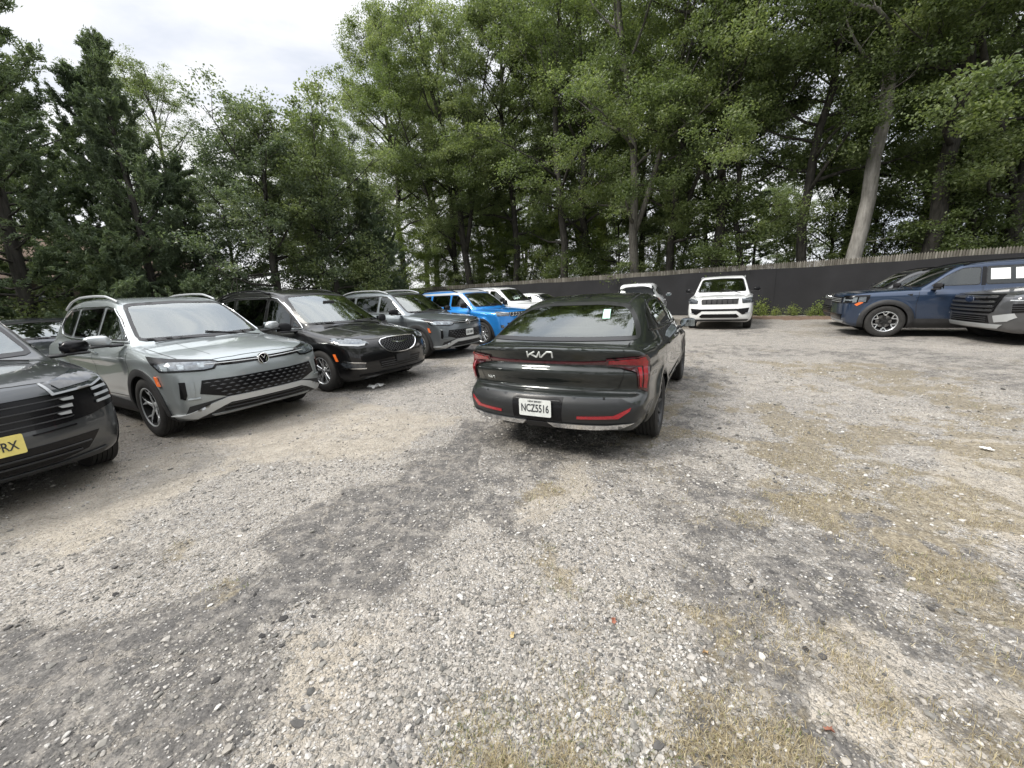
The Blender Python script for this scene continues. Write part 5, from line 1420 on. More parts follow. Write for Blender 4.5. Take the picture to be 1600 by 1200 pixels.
# keep tyres standing on the surface: flatten round every car
Zh = height(X, Y, A)
for k in CARS:
    l = k.root.location; Zh = Zh * sstep(np.hypot(X - l.x, Y - l.y), 1.6, 4.2)
Zh = Zh - .004 + .9 * sstep(-(X * .87 - (Y - 4.5) * .5) - 13.5, 0, 30) 
nx_, ny_ = X.shape
I = np.arange(nx_ * ny_).reshape(nx_, ny_)
F = np.stack([I[:-1, :-1], I[1:, :-1], I[1:, 1:], I[:-1, 1:]], -1).reshape(-1, 4)
def add_attr(me, name, vals):
    a = me.attributes.new(name, 'FLOAT', 'POINT'); a.data.foreach_set('value', np.asarray(vals, np.float32).ravel())

def ground_material():
    m, nt = mat_new('gravel_lot'); L = nt.links
    out = nd(nt, 'ShaderNodeOutputMaterial'); b = nd(nt, 'ShaderNodeBsdfPrincipled'); b.inputs['Specular IOR Level'].default_value = .25
    L.new(b.outputs[0], out.inputs[0])
    geo = nd(nt, 'ShaderNodeNewGeometry'); P = geo.outputs['Position']
    def attr(n):
        a = nd(nt, 'ShaderNodeAttribute'); a.attribute_name = n; return a.outputs['Fac']
    def math_(op, a, b_=None, c_=None, clamp=False):
        n = nd(nt, 'ShaderNodeMath', operation=op, use_clamp=clamp)
        for i, v in enumerate((a, b_, c_)):
            if v is None: continue
            if isinstance(v, (int, float)): n.inputs[i].default_value = v
            else: L.new(v, n.inputs[i])
        return n.outputs[0]
    def noise(sc, det=6, rough=.6, dist=0.0):
        n = nd(nt, 'ShaderNodeTexNoise', {'Scale': sc, 'Detail': det, 'Roughness': rough, 'Distortion': dist}); L.new(P, n.inputs['Vector']); return n.outputs[0]
    def ramp(v, stops):
        r = nd(nt, 'ShaderNodeValToRGB'); e = r.color_ramp.elements
        e[0].position, e[0].color = stops[0][0], (*stops[0][1], 1); e[1].position, e[1].color = stops[-1][0], (*stops[-1][1], 1)
        for p, c in stops[1:-1]:
            q = e.new(p); q.color = (*c, 1)
        L.new(v, r.inputs[0]); return r.outputs[0]
    def mix(f, a, b_, mode='MIX'):
        n = nd(nt, 'ShaderNodeMix', data_type='RGBA', blend_type=mode)
        if isinstance(f, (int, float)): n.inputs['Factor'].default_value = f
        else: L.new(f, n.inputs['Factor'])
        for s_, v in (('A', a), ('B', b_)):
            if isinstance(v, tuple): n.inputs[s_].default_value = (*v, 1)
            else: L.new(v, n.inputs[s_])
        return n.outputs['Result']
    def mrange(v, a, b_, c_=0.0, d=1.0):
        n = nd(nt, 'ShaderNodeMapRange', {'From Min': a, 'From Max': b_, 'To Min': c_, 'To Max': d}); L.new(v, n.inputs[0]); return n.outputs[0]
    # warped coordinates so that stones are not on a lattice
    nw = nd(nt, 'ShaderNodeTexNoise', {'Scale': 14.0, 'Detail': 3.0}); L.new(P, nw.inputs['Vector'])
    wv = nd(nt, 'ShaderNodeVectorMath', operation='MULTIPLY_ADD'); L.new(nw.outputs['Color'], wv.inputs[0]); wv.inputs[1].default_value = (.035, .035, .0); L.new(P, wv.inputs[2])
    def vor(sc, feat='F1', rnd=1.0):
        v = nd(nt, 'ShaderNodeTexVoronoi', {'Scale': sc, 'Randomness': rnd}, feature=feat, voronoi_dimensions='2D'); L.new(wv.outputs[0], v.inputs['Vector']); return v
    v1, v2, v3 = vor(42.0), vor(95.0), vor(24.0)
    sp = nd(nt, 'ShaderNodeSeparateColor'); L.new(v1.outputs['Color'], sp.inputs[0])
    sp2 = nd(nt, 'ShaderNodeSeparateColor'); L.new(v2.outputs['Color'], sp2.inputs[0])
    sp3 = nd(nt, 'ShaderNodeSeparateColor'); L.new(v3.outputs['Color'], sp3.inputs[0])
    big, mid, fine = noise(.8, 5), noise(5, 6, .65), noise(60, 5, .7)
    # gravel: cells of grey, white and tan stones over dust
    stone = ramp(sp.outputs[0], [(0, (.10, .098, .095)), (.25, (.24, .23, .215)), (.5, (.35, .335, .31)), (.78, (.46, .445, .42)), (.95, (.54, .53, .51)), (1, (.66, .65, .62))])
    stone2 = ramp(sp2.outputs[0], [(0, (.12, .115, .11)), (.4, (.26, .245, .22)), (.8, (.38, .36, .33)), (1, (.62, .61, .58))])
    dust = ramp(mid, [(.3, (.25, .225, .192)), (.5, (.35, .32, .278)), (.7, (.43, .40, .352))])
    cell = mrange(v1.outputs['Distance'], .25, .50)
    cell2 = mrange(v2.outputs['Distance'], .28, .55)
    gmix = math_('GREATER_THAN', sp.outputs[1], .42)
    show1 = math_('MULTIPLY', math_('SUBTRACT', 1.0, cell), gmix)
    gravel = mix(math_('SUBTRACT', 1.0, cell2), dust, stone2)
    gravel = mix(show1, gravel, stone)
    gravel = mix(math_('MULTIPLY', mrange(mid, .46, .62), .65), gravel, dust)
    # dust/sand
    sand = ramp(fine, [(.25, (.32, .282, .228)), (.5, (.45, .405, .335)), (.75, (.55, .505, .43))])
    sand = mix(math_('MULTIPLY', math_('GREATER_THAN', sp2.outputs[1], .86), math_('SUBTRACT', 1.0, cell2)), sand, stone2)
    sand = mix(.45, sand, mix(1.0, sand, ramp(mid, [(.35, (.62, .60, .57)), (.65, (1, 1, 1))]), 'MULTIPLY'))
    # asphalt: dark binder, exposed chips, dusty cracks
    asp = ramp(fine, [(.3, (.062, .059, .056)), (.5, (.108, .103, .097)), (.72, (.17, .162, .152))])
    chip = math_('MULTIPLY', math_('GREATER_THAN', sp2.outputs[2], .84), math_('SUBTRACT', 1.0, mrange(v2.outputs['Distance'], .18, .34)))
    chip_big = math_('MULTIPLY', math_('GREATER_THAN', sp.outputs[2], .94), math_('SUBTRACT', 1.0, mrange(v1.outputs['Distance'], .14, .30)))
    asp = mix(chip, asp, stone2); asp = mix(chip_big, asp, mix(.6, stone, (.62, .60, .57)))
    vc = nd(nt, 'ShaderNodeTexVoronoi', {'Scale': 3.2}, feature='DISTANCE_TO_EDGE', voronoi_dimensions='2D')
    nw2 = nd(nt, 'ShaderNodeTexNoise', {'Scale': 5.0, 'Detail': 6.0, 'Roughness': .7}); L.new(P, nw2.inputs['Vector'])
    wv2 = nd(nt, 'ShaderNodeVectorMath', operation='MULTIPLY_ADD'); L.new(nw2.outputs['Color'], wv2.inputs[0]); wv2.inputs[1].default_value = (.34, .34, 0); L.new(P, wv2.inputs[2]); L.new(wv2.outputs[0], vc.inputs['Vector'])
    crack = math_('MULTIPLY', math_('SUBTRACT', 1.0, mrange(vc.outputs[0], .0, .05)), mrange(big, .36, .48))
    asp = mix(math_('MULTIPLY', crack, .85), asp, dust)
    asp = mix(mrange(noise(8.5, 8, .80), .47, .60, .0, .62), asp, mix(.5, gravel, dust))
    # dead grass ground: brown thatch
    th = ramp(noise(34, 7, .75), [(.3, (.105, .085, .058)), (.5, (.25, .212, .145)), (.7, (.45, .40, .295))])
    leaf = ramp(noise(9, 6, .7), [(.3, (.11, .075, .055)), (.5, (.22, .15, .11)), (.7, (.30, .23, .18))])
    verge = ramp(noise(3, 8, .7), [(.3, (.018, .026, .010)), (.5, (.035, .05, .018)), (.7, (.07, .085, .03))])
    # masks with a broken edge
    nb = noise(11, 7, .72); nb2 = noise(26, 5, .7)
    def edge(a, lo=.40, hi=.60, k=.55):
        return mrange(math_('MULTIPLY_ADD', math_('SUBTRACT', nb, .5), k * 2, math_('MULTIPLY_ADD', math_('SUBTRACT', nb2, .5), k, a)), lo, hi)
    mA, mS, mG, mL, mV = edge(attr('asphalt'), .34, .66, .75), edge(attr('sand'), .3, .75), edge(attr('dead_grass'), .36, .74, 1.0), edge(attr('leaf_litter')), edge(attr('verge'))
    c = mix(math_('MULTIPLY', mS, .85), gravel, sand)
    c = mix(mA, c, asp)
    c = mix(math_('MULTIPLY', mG, .74), c, th)
    c = mix(mL, c, leaf)
    c = mix(mV, c, verge)
    hsv = mix(1.0, c, ramp(big, [(.3, (.84, .845, .865)), (.7, (1.04, 1.03, 1.03))]), 'MULTIPLY')
    L.new(hsv, b.inputs['Base Color'])
    b.inputs['Roughness'].default_value = .88
    # relief
    hs = math_('ADD', math_('MULTIPLY', math_('SUBTRACT', 1.0, v1.outputs['Distance']), math_('MULTIPLY', show1, .010)), math_('MULTIPLY', math_('SUBTRACT', 1.0, cell2), .0035))
    hs = math_('MULTIPLY', hs, math_('MULTIPLY_ADD', mA, -.6, 1.0))
    hs = math_('ADD', hs, math_('MULTIPLY', fine, .004)); hs = math_('ADD', hs, math_('MULTIPLY', mA, .010)); hs = math_('ADD', hs, math_('MULTIPLY', crack, -.006))
    bp = nd(nt, 'ShaderNodeBump', {'Strength': 1.0, 'Distance': 1.0}); L.new(hs, bp.inputs['Height']); L.new(bp.outputs[0], b.inputs['Normal'])
    return m
GM = ground_material()
go = mesh_np('ground', np.stack([X, Y, Zh], -1).reshape(-1, 3), F, GM)
for n_, v_ in (('asphalt', A), ('sand', Sd), ('dead_grass', G), ('leaf_litter', Lf), ('verge', V)): add_attr(go.data, n_, v_)
tag(go, kind='structure')

def gz(x, y):
    """height of the built sheet at (x, y)"""
    i = np.clip(np.searchsorted(gx, x) - 1, 0, len(gx) - 2); j = np.clip(np.searchsorted(gy, y) - 1, 0, len(gy) - 2)
    a = (x - gx[i]) / (gx[i + 1] - gx[i]); b = (y - gy[j]) / (gy[j + 1] - gy[j])
    return (Zh[i, j] * (1 - a) + Zh[i + 1, j] * a) * (1 - b) + (Zh[i, j + 1] * (1 - a) + Zh[i + 1, j + 1] * a) * b

def island_mat(name, stops, rough=.8, transl=0.0, sub=None):
    """one random tone of the ramp per stone / blade / leaf"""
    m, nt = mat_new(name); L = nt.links
    out = nd(nt, 'ShaderNodeOutputMaterial'); b = nd(nt, 'ShaderNodeBsdfPrincipled'); b.inputs['Roughness'].default_value = rough; b.inputs['Specular IOR Level'].default_value = .3
    g = nd(nt, 'ShaderNodeNewGeometry'); r = nd(nt, 'ShaderNodeValToRGB'); e = r.color_ramp.elements
    e[0].position, e[0].color = stops[0][0], (*stops[0][1], 1); e[1].position, e[1].color = stops[-1][0], (*stops[-1][1], 1)
    for p, c in stops[1:-1]:
        q = e.new(p); q.color = (*c, 1)
    L.new(g.outputs['Random Per Island'], r.inputs[0]); col = r.outputs[0]
    n = nd(nt, 'ShaderNodeTexNoise', {'Scale': 40.0, 'Detail': 4.0}); L.new(g.outputs['Position'], n.inputs['Vector'])
    mr = nd(nt, 'ShaderNodeMapRange', {'From Min': .3, 'From Max': .7, 'To Min': .78, 'To Max': 1.2}); L.new(n.outputs[0], mr.inputs[0])
    mx = nd(nt, 'ShaderNodeMix', data_type='RGBA', blend_type='MULTIPLY'); mx.inputs['Factor'].default_value = 1; L.new(col, mx.inputs['A']); L.new(mr.outputs[0], mx.inputs['B'])
    L.new(mx.outputs['Result'], b.inputs['Base Color'])
    if transl:
        t = nd(nt, 'ShaderNodeBsdfTranslucent'); L.new(mx.outputs['Result'], t.inputs[0]); ms = nd(nt, 'ShaderNodeMixShader'); ms.inputs[0].default_value = transl
        L.new(b.outputs[0], ms.inputs[1]); L.new(t.outputs[0], ms.inputs[2]); L.new(ms.outputs[0], out.inputs[0])
    else: L.new(b.outputs[0], out.inputs[0])
    return m

def sample_area(n, dens):
    """points spread with roughly equal density in the picture"""
    th = rng.uniform(R(-62), R(62), n); u = rng.random(n)
    r = .75 * (9.0 / .75) ** (u ** 1.15)
    x, y = r * np.sin(th), r * np.cos(th); k = (y > .45)
    x, y = x[k], y[k]; p = dens(x, y); k = rng.random(len(x)) < p
    return x[k], y[k]
def near_car(x, y):
    ok = np.ones(len(x), bool)
    return ok
ico_v = np.array([(0, 0, 1), (.894, 0, .447), (.276, .851, .447), (-.724, .526, .447), (-.724, -.526, .447), (.276, -.851, .447), (.724, .526, -.447), (-.276, .851, -.447), (-.894, 0, -.447), (-.276, -.851, -.447), (.724, -.526, -.447), (0, 0, -1)])
ico_f = np.array([(0, 1, 2), (0, 2, 3), (0, 3, 4), (0, 4, 5), (0, 5, 1), (1, 6, 2), (2, 7, 3), (3, 8, 4), (4, 9, 5), (5, 10, 1), (2, 6, 7), (3, 7, 8), (4, 8, 9), (5, 9, 10), (1, 10, 6)])
def stones(name, x, y, size, mat, flat=(.35, .75), jit=.28):
    n = len(x); V = ico_v[None] * (1 + rng.uniform(-jit, jit, (n, 12, 1)))
    sc = np.stack([rng.uniform(.7, 1.25, n), rng.uniform(.7, 1.25, n), rng.uniform(*flat, n)], 1) * size[:, None]
    V = V * sc[:, None]
    a = rng.uniform(0, 2 * np.pi, n); c, s = np.cos(a), np.sin(a)
    tl = rng.normal(0, .25, n)
    vx = V[..., 0] * c[:, None] - V[..., 1] * s[:, None]; vy = V[..., 0] * s[:, None] + V[..., 1] * c[:, None]; vz = V[..., 2] + vx * tl[:, None]
    zc = gz(x, y) + sc[:, 2] * .35
    V = np.stack([vx + x[:, None], vy + y[:, None], vz + zc[:, None]], -1).reshape(-1, 3)
    F = (ico_f[None] + (np.arange(n) * 12)[:, None, None]).reshape(-1, 3)
    o = mesh_np(name, V, F, mat, smooth=False); return o
PEB = island_mat('pebble_stone', [(0, (.10, .098, .092)), (.3, (.22, .21, .19)), (.6, (.33, .305, .27)), (.93, (.43, .41, .385)), (1, (.56, .55, .52))], .75)
RUB = island_mat('asphalt_rubble', [(0, (.035, .034, .033)), (.6, (.065, .062, .06)), (1, (.12, .115, .11))], .85)
def d_peb(x, y):
    A, Sd, G, Lf, V = masks(x, y); return np.clip((.18 + .60 * (1 - A)) * (1 - .72 * Sd) * (.35 + .9 * sstep(fbm(x, y, 3.1, 4, 90), .42, .6)), 0, 1)
x, y = sample_area(120000, d_peb)
tag(stones('pebbles', x, y, np.clip(rng.lognormal(np.log(.0040), .45, len(x)), .002, .014) * (1 + .10 * np.hypot(x, y)), PEB), 'loose pebbles and crushed stone scattered over the lot', 'gravel', kind='stuff')
def d_rub(x, y):
    A, Sd, G, Lf, V = masks(x, y); e = zone(Z_ASPH, x, y, .25, .12, 3); return np.clip(.05 + .5 * e * (1 - e) * 2 + .10 * sstep(x, -.8, 2), 0, 1) * sstep(fbm(x, y, 2.0, 3, 95), .45, .62)
x, y = sample_area(7000, d_rub)
tag(stones('asphalt_rubble', x, y, np.clip(rng.lognormal(np.log(.0075), .55, len(x)), .003, .024), RUB, (.25, .55)), 'crumbled dark asphalt lumps along the broken edges', 'rubble', kind='stuff')

def blades(name, x, y, h, w, mat, lean=.9, per=1, spread=.02, z=None):
    n = len(x) * per
    x = np.repeat(x, per) + rng.normal(0, spread, n); y = np.repeat(y, per) + rng.normal(0, spread, n)
    z0 = gz(x, y) if z is None else np.repeat(z, per)
    hh = h * rng.uniform(.45, 1.2, n) if np.isscalar(h) else np.repeat(h, per) * rng.uniform(.45, 1.2, n)
    a = rng.uniform(0, 2 * np.pi, n); ln = rng.uniform(.1, lean, n) * hh; dx, dy = np.cos(a), np.sin(a)
    wx, wy = -dy * w / 2, dx * w / 2
    b = np.stack([x, y, z0 - .002], 1); W = np.stack([wx, wy, np.zeros(n)], 1)
    m_ = b + np.stack([dx * ln * .35, dy * ln * .35, hh * .6], 1); t = b + np.stack([dx * ln, dy * ln, hh * np.clip(1 - ln / hh * .5, .15, 1)], 1)
    V = np.stack([b - W, b + W, m_ + W * .8, m_ - W * .8, t], 1).reshape(-1, 3); o = (np.arange(n) * 5)[:, None]
    F = np.concatenate([o + np.array([0, 1, 2]), o + np.array([0, 2, 3]), o + np.array([3, 2, 4])], 0)
    return mesh_np(name, V, F, mat, smooth=True)
DRY = island_mat('dead_grass_blade', [(0, (.24, .19, .11)), (.5, (.44, .37, .23)), (.88, (.60, .53, .36)), (1, (.26, .27, .10))], .8, .4)
GRN = island_mat('green_grass_blade', [(0, (.08, .12, .035)), (.6, (.18, .22, .07)), (1, (.34, .34, .15))], .6, .45)
def d_dry(x, y):
    A, Sd, G, Lf, V = masks(x, y); return np.clip(G * 1.0 * sstep(fbm(x, y, 4.5, 3, 99), .40, .56) + .07 * sstep(x, -.2, 1.4) * sstep(fbm(x, y, 2.5, 3, 98), .48, .6), 0, 1)
x, y = sample_area(60000, d_dry)
tag(blades('dead_grass', x, y, .030, .0022, DRY, 1.6, 4, .022), 'dead straw-coloured grass matted on the right of the lot', 'grass', kind='stuff')
def d_grn(x, y):
    A, Sd, G, Lf, V = masks(x, y); g2 = zone([Z_GRASS[i] for i in (5, 6, 7, 8, 9)], x, y, .10, .10, 8); return np.clip(g2 * .16 + G * .07 * sstep(fbm(x, y, 3, 3, 44), .55, .65), 0, 1)
x, y = sample_area(14000, d_grn)
tag(blades('grass_tufts', x, y, .026, .0022, GRN, 1.3, 7, .013), 'small green grass tufts growing through the gravel', 'grass', kind='stuff')
# ------------------------------------------------------------------ trees
def leaf_material(name, dark, mid, light, transl=.45, rough=.45, nscale=.55):
    m, nt = mat_new(name); L = nt.links
    out = nd(nt, 'ShaderNodeOutputMaterial'); b = nd(nt, 'ShaderNodeBsdfPrincipled'); b.inputs['Roughness'].default_value = rough; b.inputs['Specular IOR Level'].default_value = .75
    g = nd(nt, 'ShaderNodeNewGeometry'); oi = nd(nt, 'ShaderNodeObjectInfo')
    n = nd(nt, 'ShaderNodeTexNoise', {'Scale': nscale, 'Detail': 3.0}); L.new(g.outputs['Position'], n.inputs['Vector'])
    a = nd(nt, 'ShaderNodeMath', operation='MULTIPLY_ADD'); L.new(g.outputs['Random Per Island'], a.inputs[0]); a.inputs[1].default_value = .45
    a2 = nd(nt, 'ShaderNodeMapRange', {'From Min': .32, 'From Max': .68, 'To Min': -.05, 'To Max': .45}); L.new(n.outputs[0], a2.inputs[0]); L.new(a2.outputs[0], a.inputs[2])
    a3 = nd(nt, 'ShaderNodeMath', operation='MULTIPLY_ADD'); L.new(oi.outputs['Random'], a3.inputs[0]); a3.inputs[1].default_value = .22; L.new(a.outputs[0], a3.inputs[2])
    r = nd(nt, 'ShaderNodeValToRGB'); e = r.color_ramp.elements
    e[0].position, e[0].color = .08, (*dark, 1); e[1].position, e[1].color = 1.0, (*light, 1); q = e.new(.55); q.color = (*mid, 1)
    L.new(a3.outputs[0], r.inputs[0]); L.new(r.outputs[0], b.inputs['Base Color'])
    t = nd(nt, 'ShaderNodeBsdfTranslucent'); mx = nd(nt, 'ShaderNodeMix', data_type='RGBA', blend_type='MULTIPLY'); mx.inputs['Factor'].default_value = 1
    L.new(r.outputs[0], mx.inputs['A']); mx.inputs['B'].default_value = (1.3, 1.32, .78, 1); L.new(mx.outputs['Result'], t.inputs[0])
    ms = nd(nt, 'ShaderNodeMixShader'); ms.inputs[0].default_value = transl; L.new(b.outputs[0], ms.inputs[1]); L.new(t.outputs[0], ms.inputs[2]); L.new(ms.outputs[0], out.inputs[0])
    return m
def bark_material(name, a, b_, scale=6.0):
    m, nt = mat_new(name); L = nt.links
    out = nd(nt, 'ShaderNodeOutputMaterial'); b = nd(nt, 'ShaderNodeBsdfPrincipled'); b.inputs['Roughness'].default_value = .9; L.new(b.outputs[0], out.inputs[0])
    tcn = nd(nt, 'ShaderNodeTexCoord'); mp_ = nd(nt, 'ShaderNodeMapping'); mp_.inputs['Scale'].default_value = (scale, scale, scale * .16); L.new(tcn.outputs['Object'], mp_.inputs[0])
    n = nd(nt, 'ShaderNodeTexNoise', {'Scale': 2.4, 'Detail': 8.0, 'Roughness': .68}); L.new(mp_.outputs[0], n.inputs['Vector'])
    n2 = nd(nt, 'ShaderNodeTexNoise', {'Scale': 1.1, 'Detail': 4.0}); L.new(tcn.outputs['Object'], n2.inputs['Vector'])
    r = nd(nt, 'ShaderNodeValToRGB'); e = r.color_ramp.elements; e[0].position, e[0].color = .34, (*a, 1); e[1].position, e[1].color = .66, (*b_, 1); L.new(n.outputs[0], r.inputs[0])
    mr = nd(nt, 'ShaderNodeMapRange', {'From Min': .35, 'From Max': .65, 'To Min': .65, 'To Max': 1.2}); L.new(n2.outputs[0], mr.inputs[0])
    mx = nd(nt, 'ShaderNodeMix', data_type='RGBA', blend_type='MULTIPLY'); mx.inputs['Factor'].default_value = 1; L.new(r.outputs[0], mx.inputs['A']); L.new(mr.outputs[0], mx.inputs['B']); L.new(mx.outputs['Result'], b.inputs['Base Color'])
    bp = nd(nt, 'ShaderNodeBump', {'Strength': .9, 'Distance': .03}); L.new(n.outputs[0], bp.inputs['Height']); L.new(bp.outputs[0], b.inputs['Normal'])
    return m
BARK = bark_material('oak_bark', (.020, .018, .015), (.080, .074, .064))
BARK_PALE = bark_material('pale_bark', (.17, .16, .145), (.36, .345, .32), 4.0)
LEAF_OAK = leaf_material('oak_leaf', (.076, .108, .042), (.152, .202, .080), (.285, .335, .145), .5)
LEAF_LIGHT = leaf_material('maple_leaf', (.080, .112, .048), (.158, .205, .088), (.29, .335, .16))
LEAF_DULL = leaf_material('cherry_leaf', (.058, .084, .048), (.122, .165, .096), (.24, .285, .165), .42)
LEAF_CON = leaf_material('cedar_spray', (.054, .082, .050), (.115, .16, .090), (.21, .265, .145), .38, .6)
LEAF_YEL = leaf_material('sunlit_tint_leaf', (.12, .17, .045), (.22, .29, .075), (.38, .43, .14))  # brighter yellow-green leaf: sunlight put into the colour; weeds share it

def leaf_quads(P, size, r, up=.55, aspect=.62, dirs=None, droop=.0):
    """one folded leaf (two triangles sharing the midrib, slightly cupped) per point"""
    n = len(P)
    N = r.normal(0, 1, (n, 3)); N[:, 2] += up * 2.2; N /= np.linalg.norm(N, axis=1)[:, None]
    D = r.normal(0, 1, (n, 3)) if dirs is None else dirs + r.normal(0, .35, (n, 3)); D[:, 2] -= droop
    D -= N * (D * N).sum(1)[:, None]; D /= np.linalg.norm(D, axis=1)[:, None] + 1e-9
    B = np.cross(N, D); s = (size * r.uniform(.6, 1.25, n))[:, None]
    a = P - D * s * .5; t = P + D * s * .5; l = P + B * s * aspect * .5 + N * s * .12; q = P - B * s * aspect * .5 + N * s * .12
    V = np.stack([a, l, t, q], 1).reshape(-1, 3); o = (np.arange(n) * 4)[:, None]
    return V, o + np.array([0, 1, 2, 3])

def limb(p, d, L_, r, n=6, curl=.25, up=.25):
    pts = [np.array(p, float)]; d = np.array(d, float); d /= np.linalg.norm(d)
    for i in range(n):
        d = d + r.normal(0, curl / n * 1.6, 3) + np.array([0, 0, up / n]); d /= np.linalg.norm(d)
        pts.append(pts[-1] + d * L_ / n)
    return np.array(pts)

def make_broadleaf(seed, H, spread, tr, first=.35, nl=26, lean=(0, 0), leafs=42000, lsize=.12, fork=False, low_twigs=0, clump=.75, shape='oval'):
    r = np.random.default_rng(seed); T = MB()
    n = 14; zz = np.linspace(0, H * .93, n)
    wob = np.cumsum(r.normal(0, .012 * H, (n, 2)) * np.linspace(.2, 1.1, n)[:, None], 0)
    axis_ = np.stack([lean[0] * (zz / H) ** 1.2 * H + wob[:, 0], lean[1] * (zz / H) ** 1.2 * H + wob[:, 1], zz], 1)
    rad = tr * (1 - zz / H) ** .75 + .02; rad[0] *= 1.35
    base = axis_.copy(); base[0, 2] = -.3
    T.tube([tuple(p) for p in base], list(rad), 10)
    C = []
    trunks = [(axis_, rad)]
    if fork:
        k = int(n * .28); a = r.uniform(0, 6.28); d = np.array([math.cos(a) * .42, math.sin(a) * .42, 1.0])
        f = limb(axis_[k], d, H * .62, r, 9, .25, .2); rf = np.linspace(rad[k] * .75, .02, len(f)); T.tube([tuple(p) for p in f], list(rf), 8); trunks.append((f, rf))
    ga = r.uniform(0, 6.28)
    for i in range(nl):
        ax_, rd = trunks[i % len(trunks)]
        t = first + (1 - first) * (i + r.uniform(0, .8)) / nl; t = min(t, .995)
        k = t * (len(ax_) - 1); j = int(k); p = ax_[j] + (ax_[min(j + 1, len(ax_) - 1)] - ax_[j]) * (k - j)
        rr = float(np.interp(k, range(len(rd)), rd))
        s_ = (t - first) / (1 - first)
        env = {'oval': math.sin(math.pi * min(1, .20 + .80 * s_)) ** .6 * .9 + .12, 'flat': .75 + .3 * math.sin(math.pi * s_)}[shape]
        ga += 2.4 + r.normal(0, .3); el = R(8 + 62 * s_ ** 1.3 + r.normal(0, 8))
        L_ = spread * env * r.uniform(.72, 1.12)
        d = (math.cos(ga) * math.cos(el), math.sin(ga) * math.cos(el), math.sin(el))
        m_ = limb(p, d, L_, r, 6, .45, .35); rl = np.linspace(max(rr * .5, .025), .012, len(m_)); T.tube([tuple(q) for q in m_], list(rl), 6)
        for b_ in range(int(5 + L_ * 1.1)):
            u = r.uniform(.28, 1.0) * 6; q = int(min(u, 5)); pb = m_[q] + (m_[q + 1] - m_[q]) * (u - q)
            dd = (m_[q + 1] - m_[q]); dd /= np.linalg.norm(dd); dd = dd + r.normal(0, .75, 3) + np.array([0, 0, .15])
            w = limb(pb, dd, L_ * .28 * r.uniform(.5, 1.2) + .35, r, 3, .5, .1); T.tube([tuple(q_) for q_ in w], [.014, .010, .007, .004], 4, False)
            C.append((w[-1], 1.0)); C.append((w[2], .7))
    for i in range(low_twigs):
        k = r.uniform(.08, first) * (n - 1); j = int(k); p = axis_[j] + (axis_[j + 1] - axis_[j]) * (k - j); a = r.uniform(0, 6.28)
        w = limb(p, (math.cos(a), math.sin(a), .15), r.uniform(.8, 2.0), r, 4, .5, .1); T.tube([tuple(q_) for q_ in w], [.02, .014, .01, .007, .004], 4, False); C.append((w[-1], .8)); C.append((w[3], .6))
    cp = np.array([c[0] for c in C]); wt_ = np.array([c[1] for c in C]) * r.uniform(.15, 1.9, len(C)) ** 1.3; cnt = np.maximum(3, (wt_ / wt_.sum() * leafs).astype(int))
    idx = np.repeat(np.arange(len(C)), cnt); m = len(idx)
    off = r.normal(0, 1, (m, 3)); off /= np.linalg.norm(off, axis=1)[:, None]; off *= (r.random(m) ** .7)[:, None]
    cs = (clump * .86 * r.uniform(.6, 1.3, len(C)))[idx][:, None] * np.array([1, 1, .55])
    P = cp[idx] + off * cs
    V, F = leaf_quads(P, lsize, r, .5, .6, None, .35)
    me_o = T.build('trunk', None, None, angle=180); tm = me_o.data; bpy.data.objects.remove(me_o)
    co = mesh_np('crown', V, F, None, None, smooth=False); cm = co.data; bpy.data.objects.remove(co)
    return tm, cm

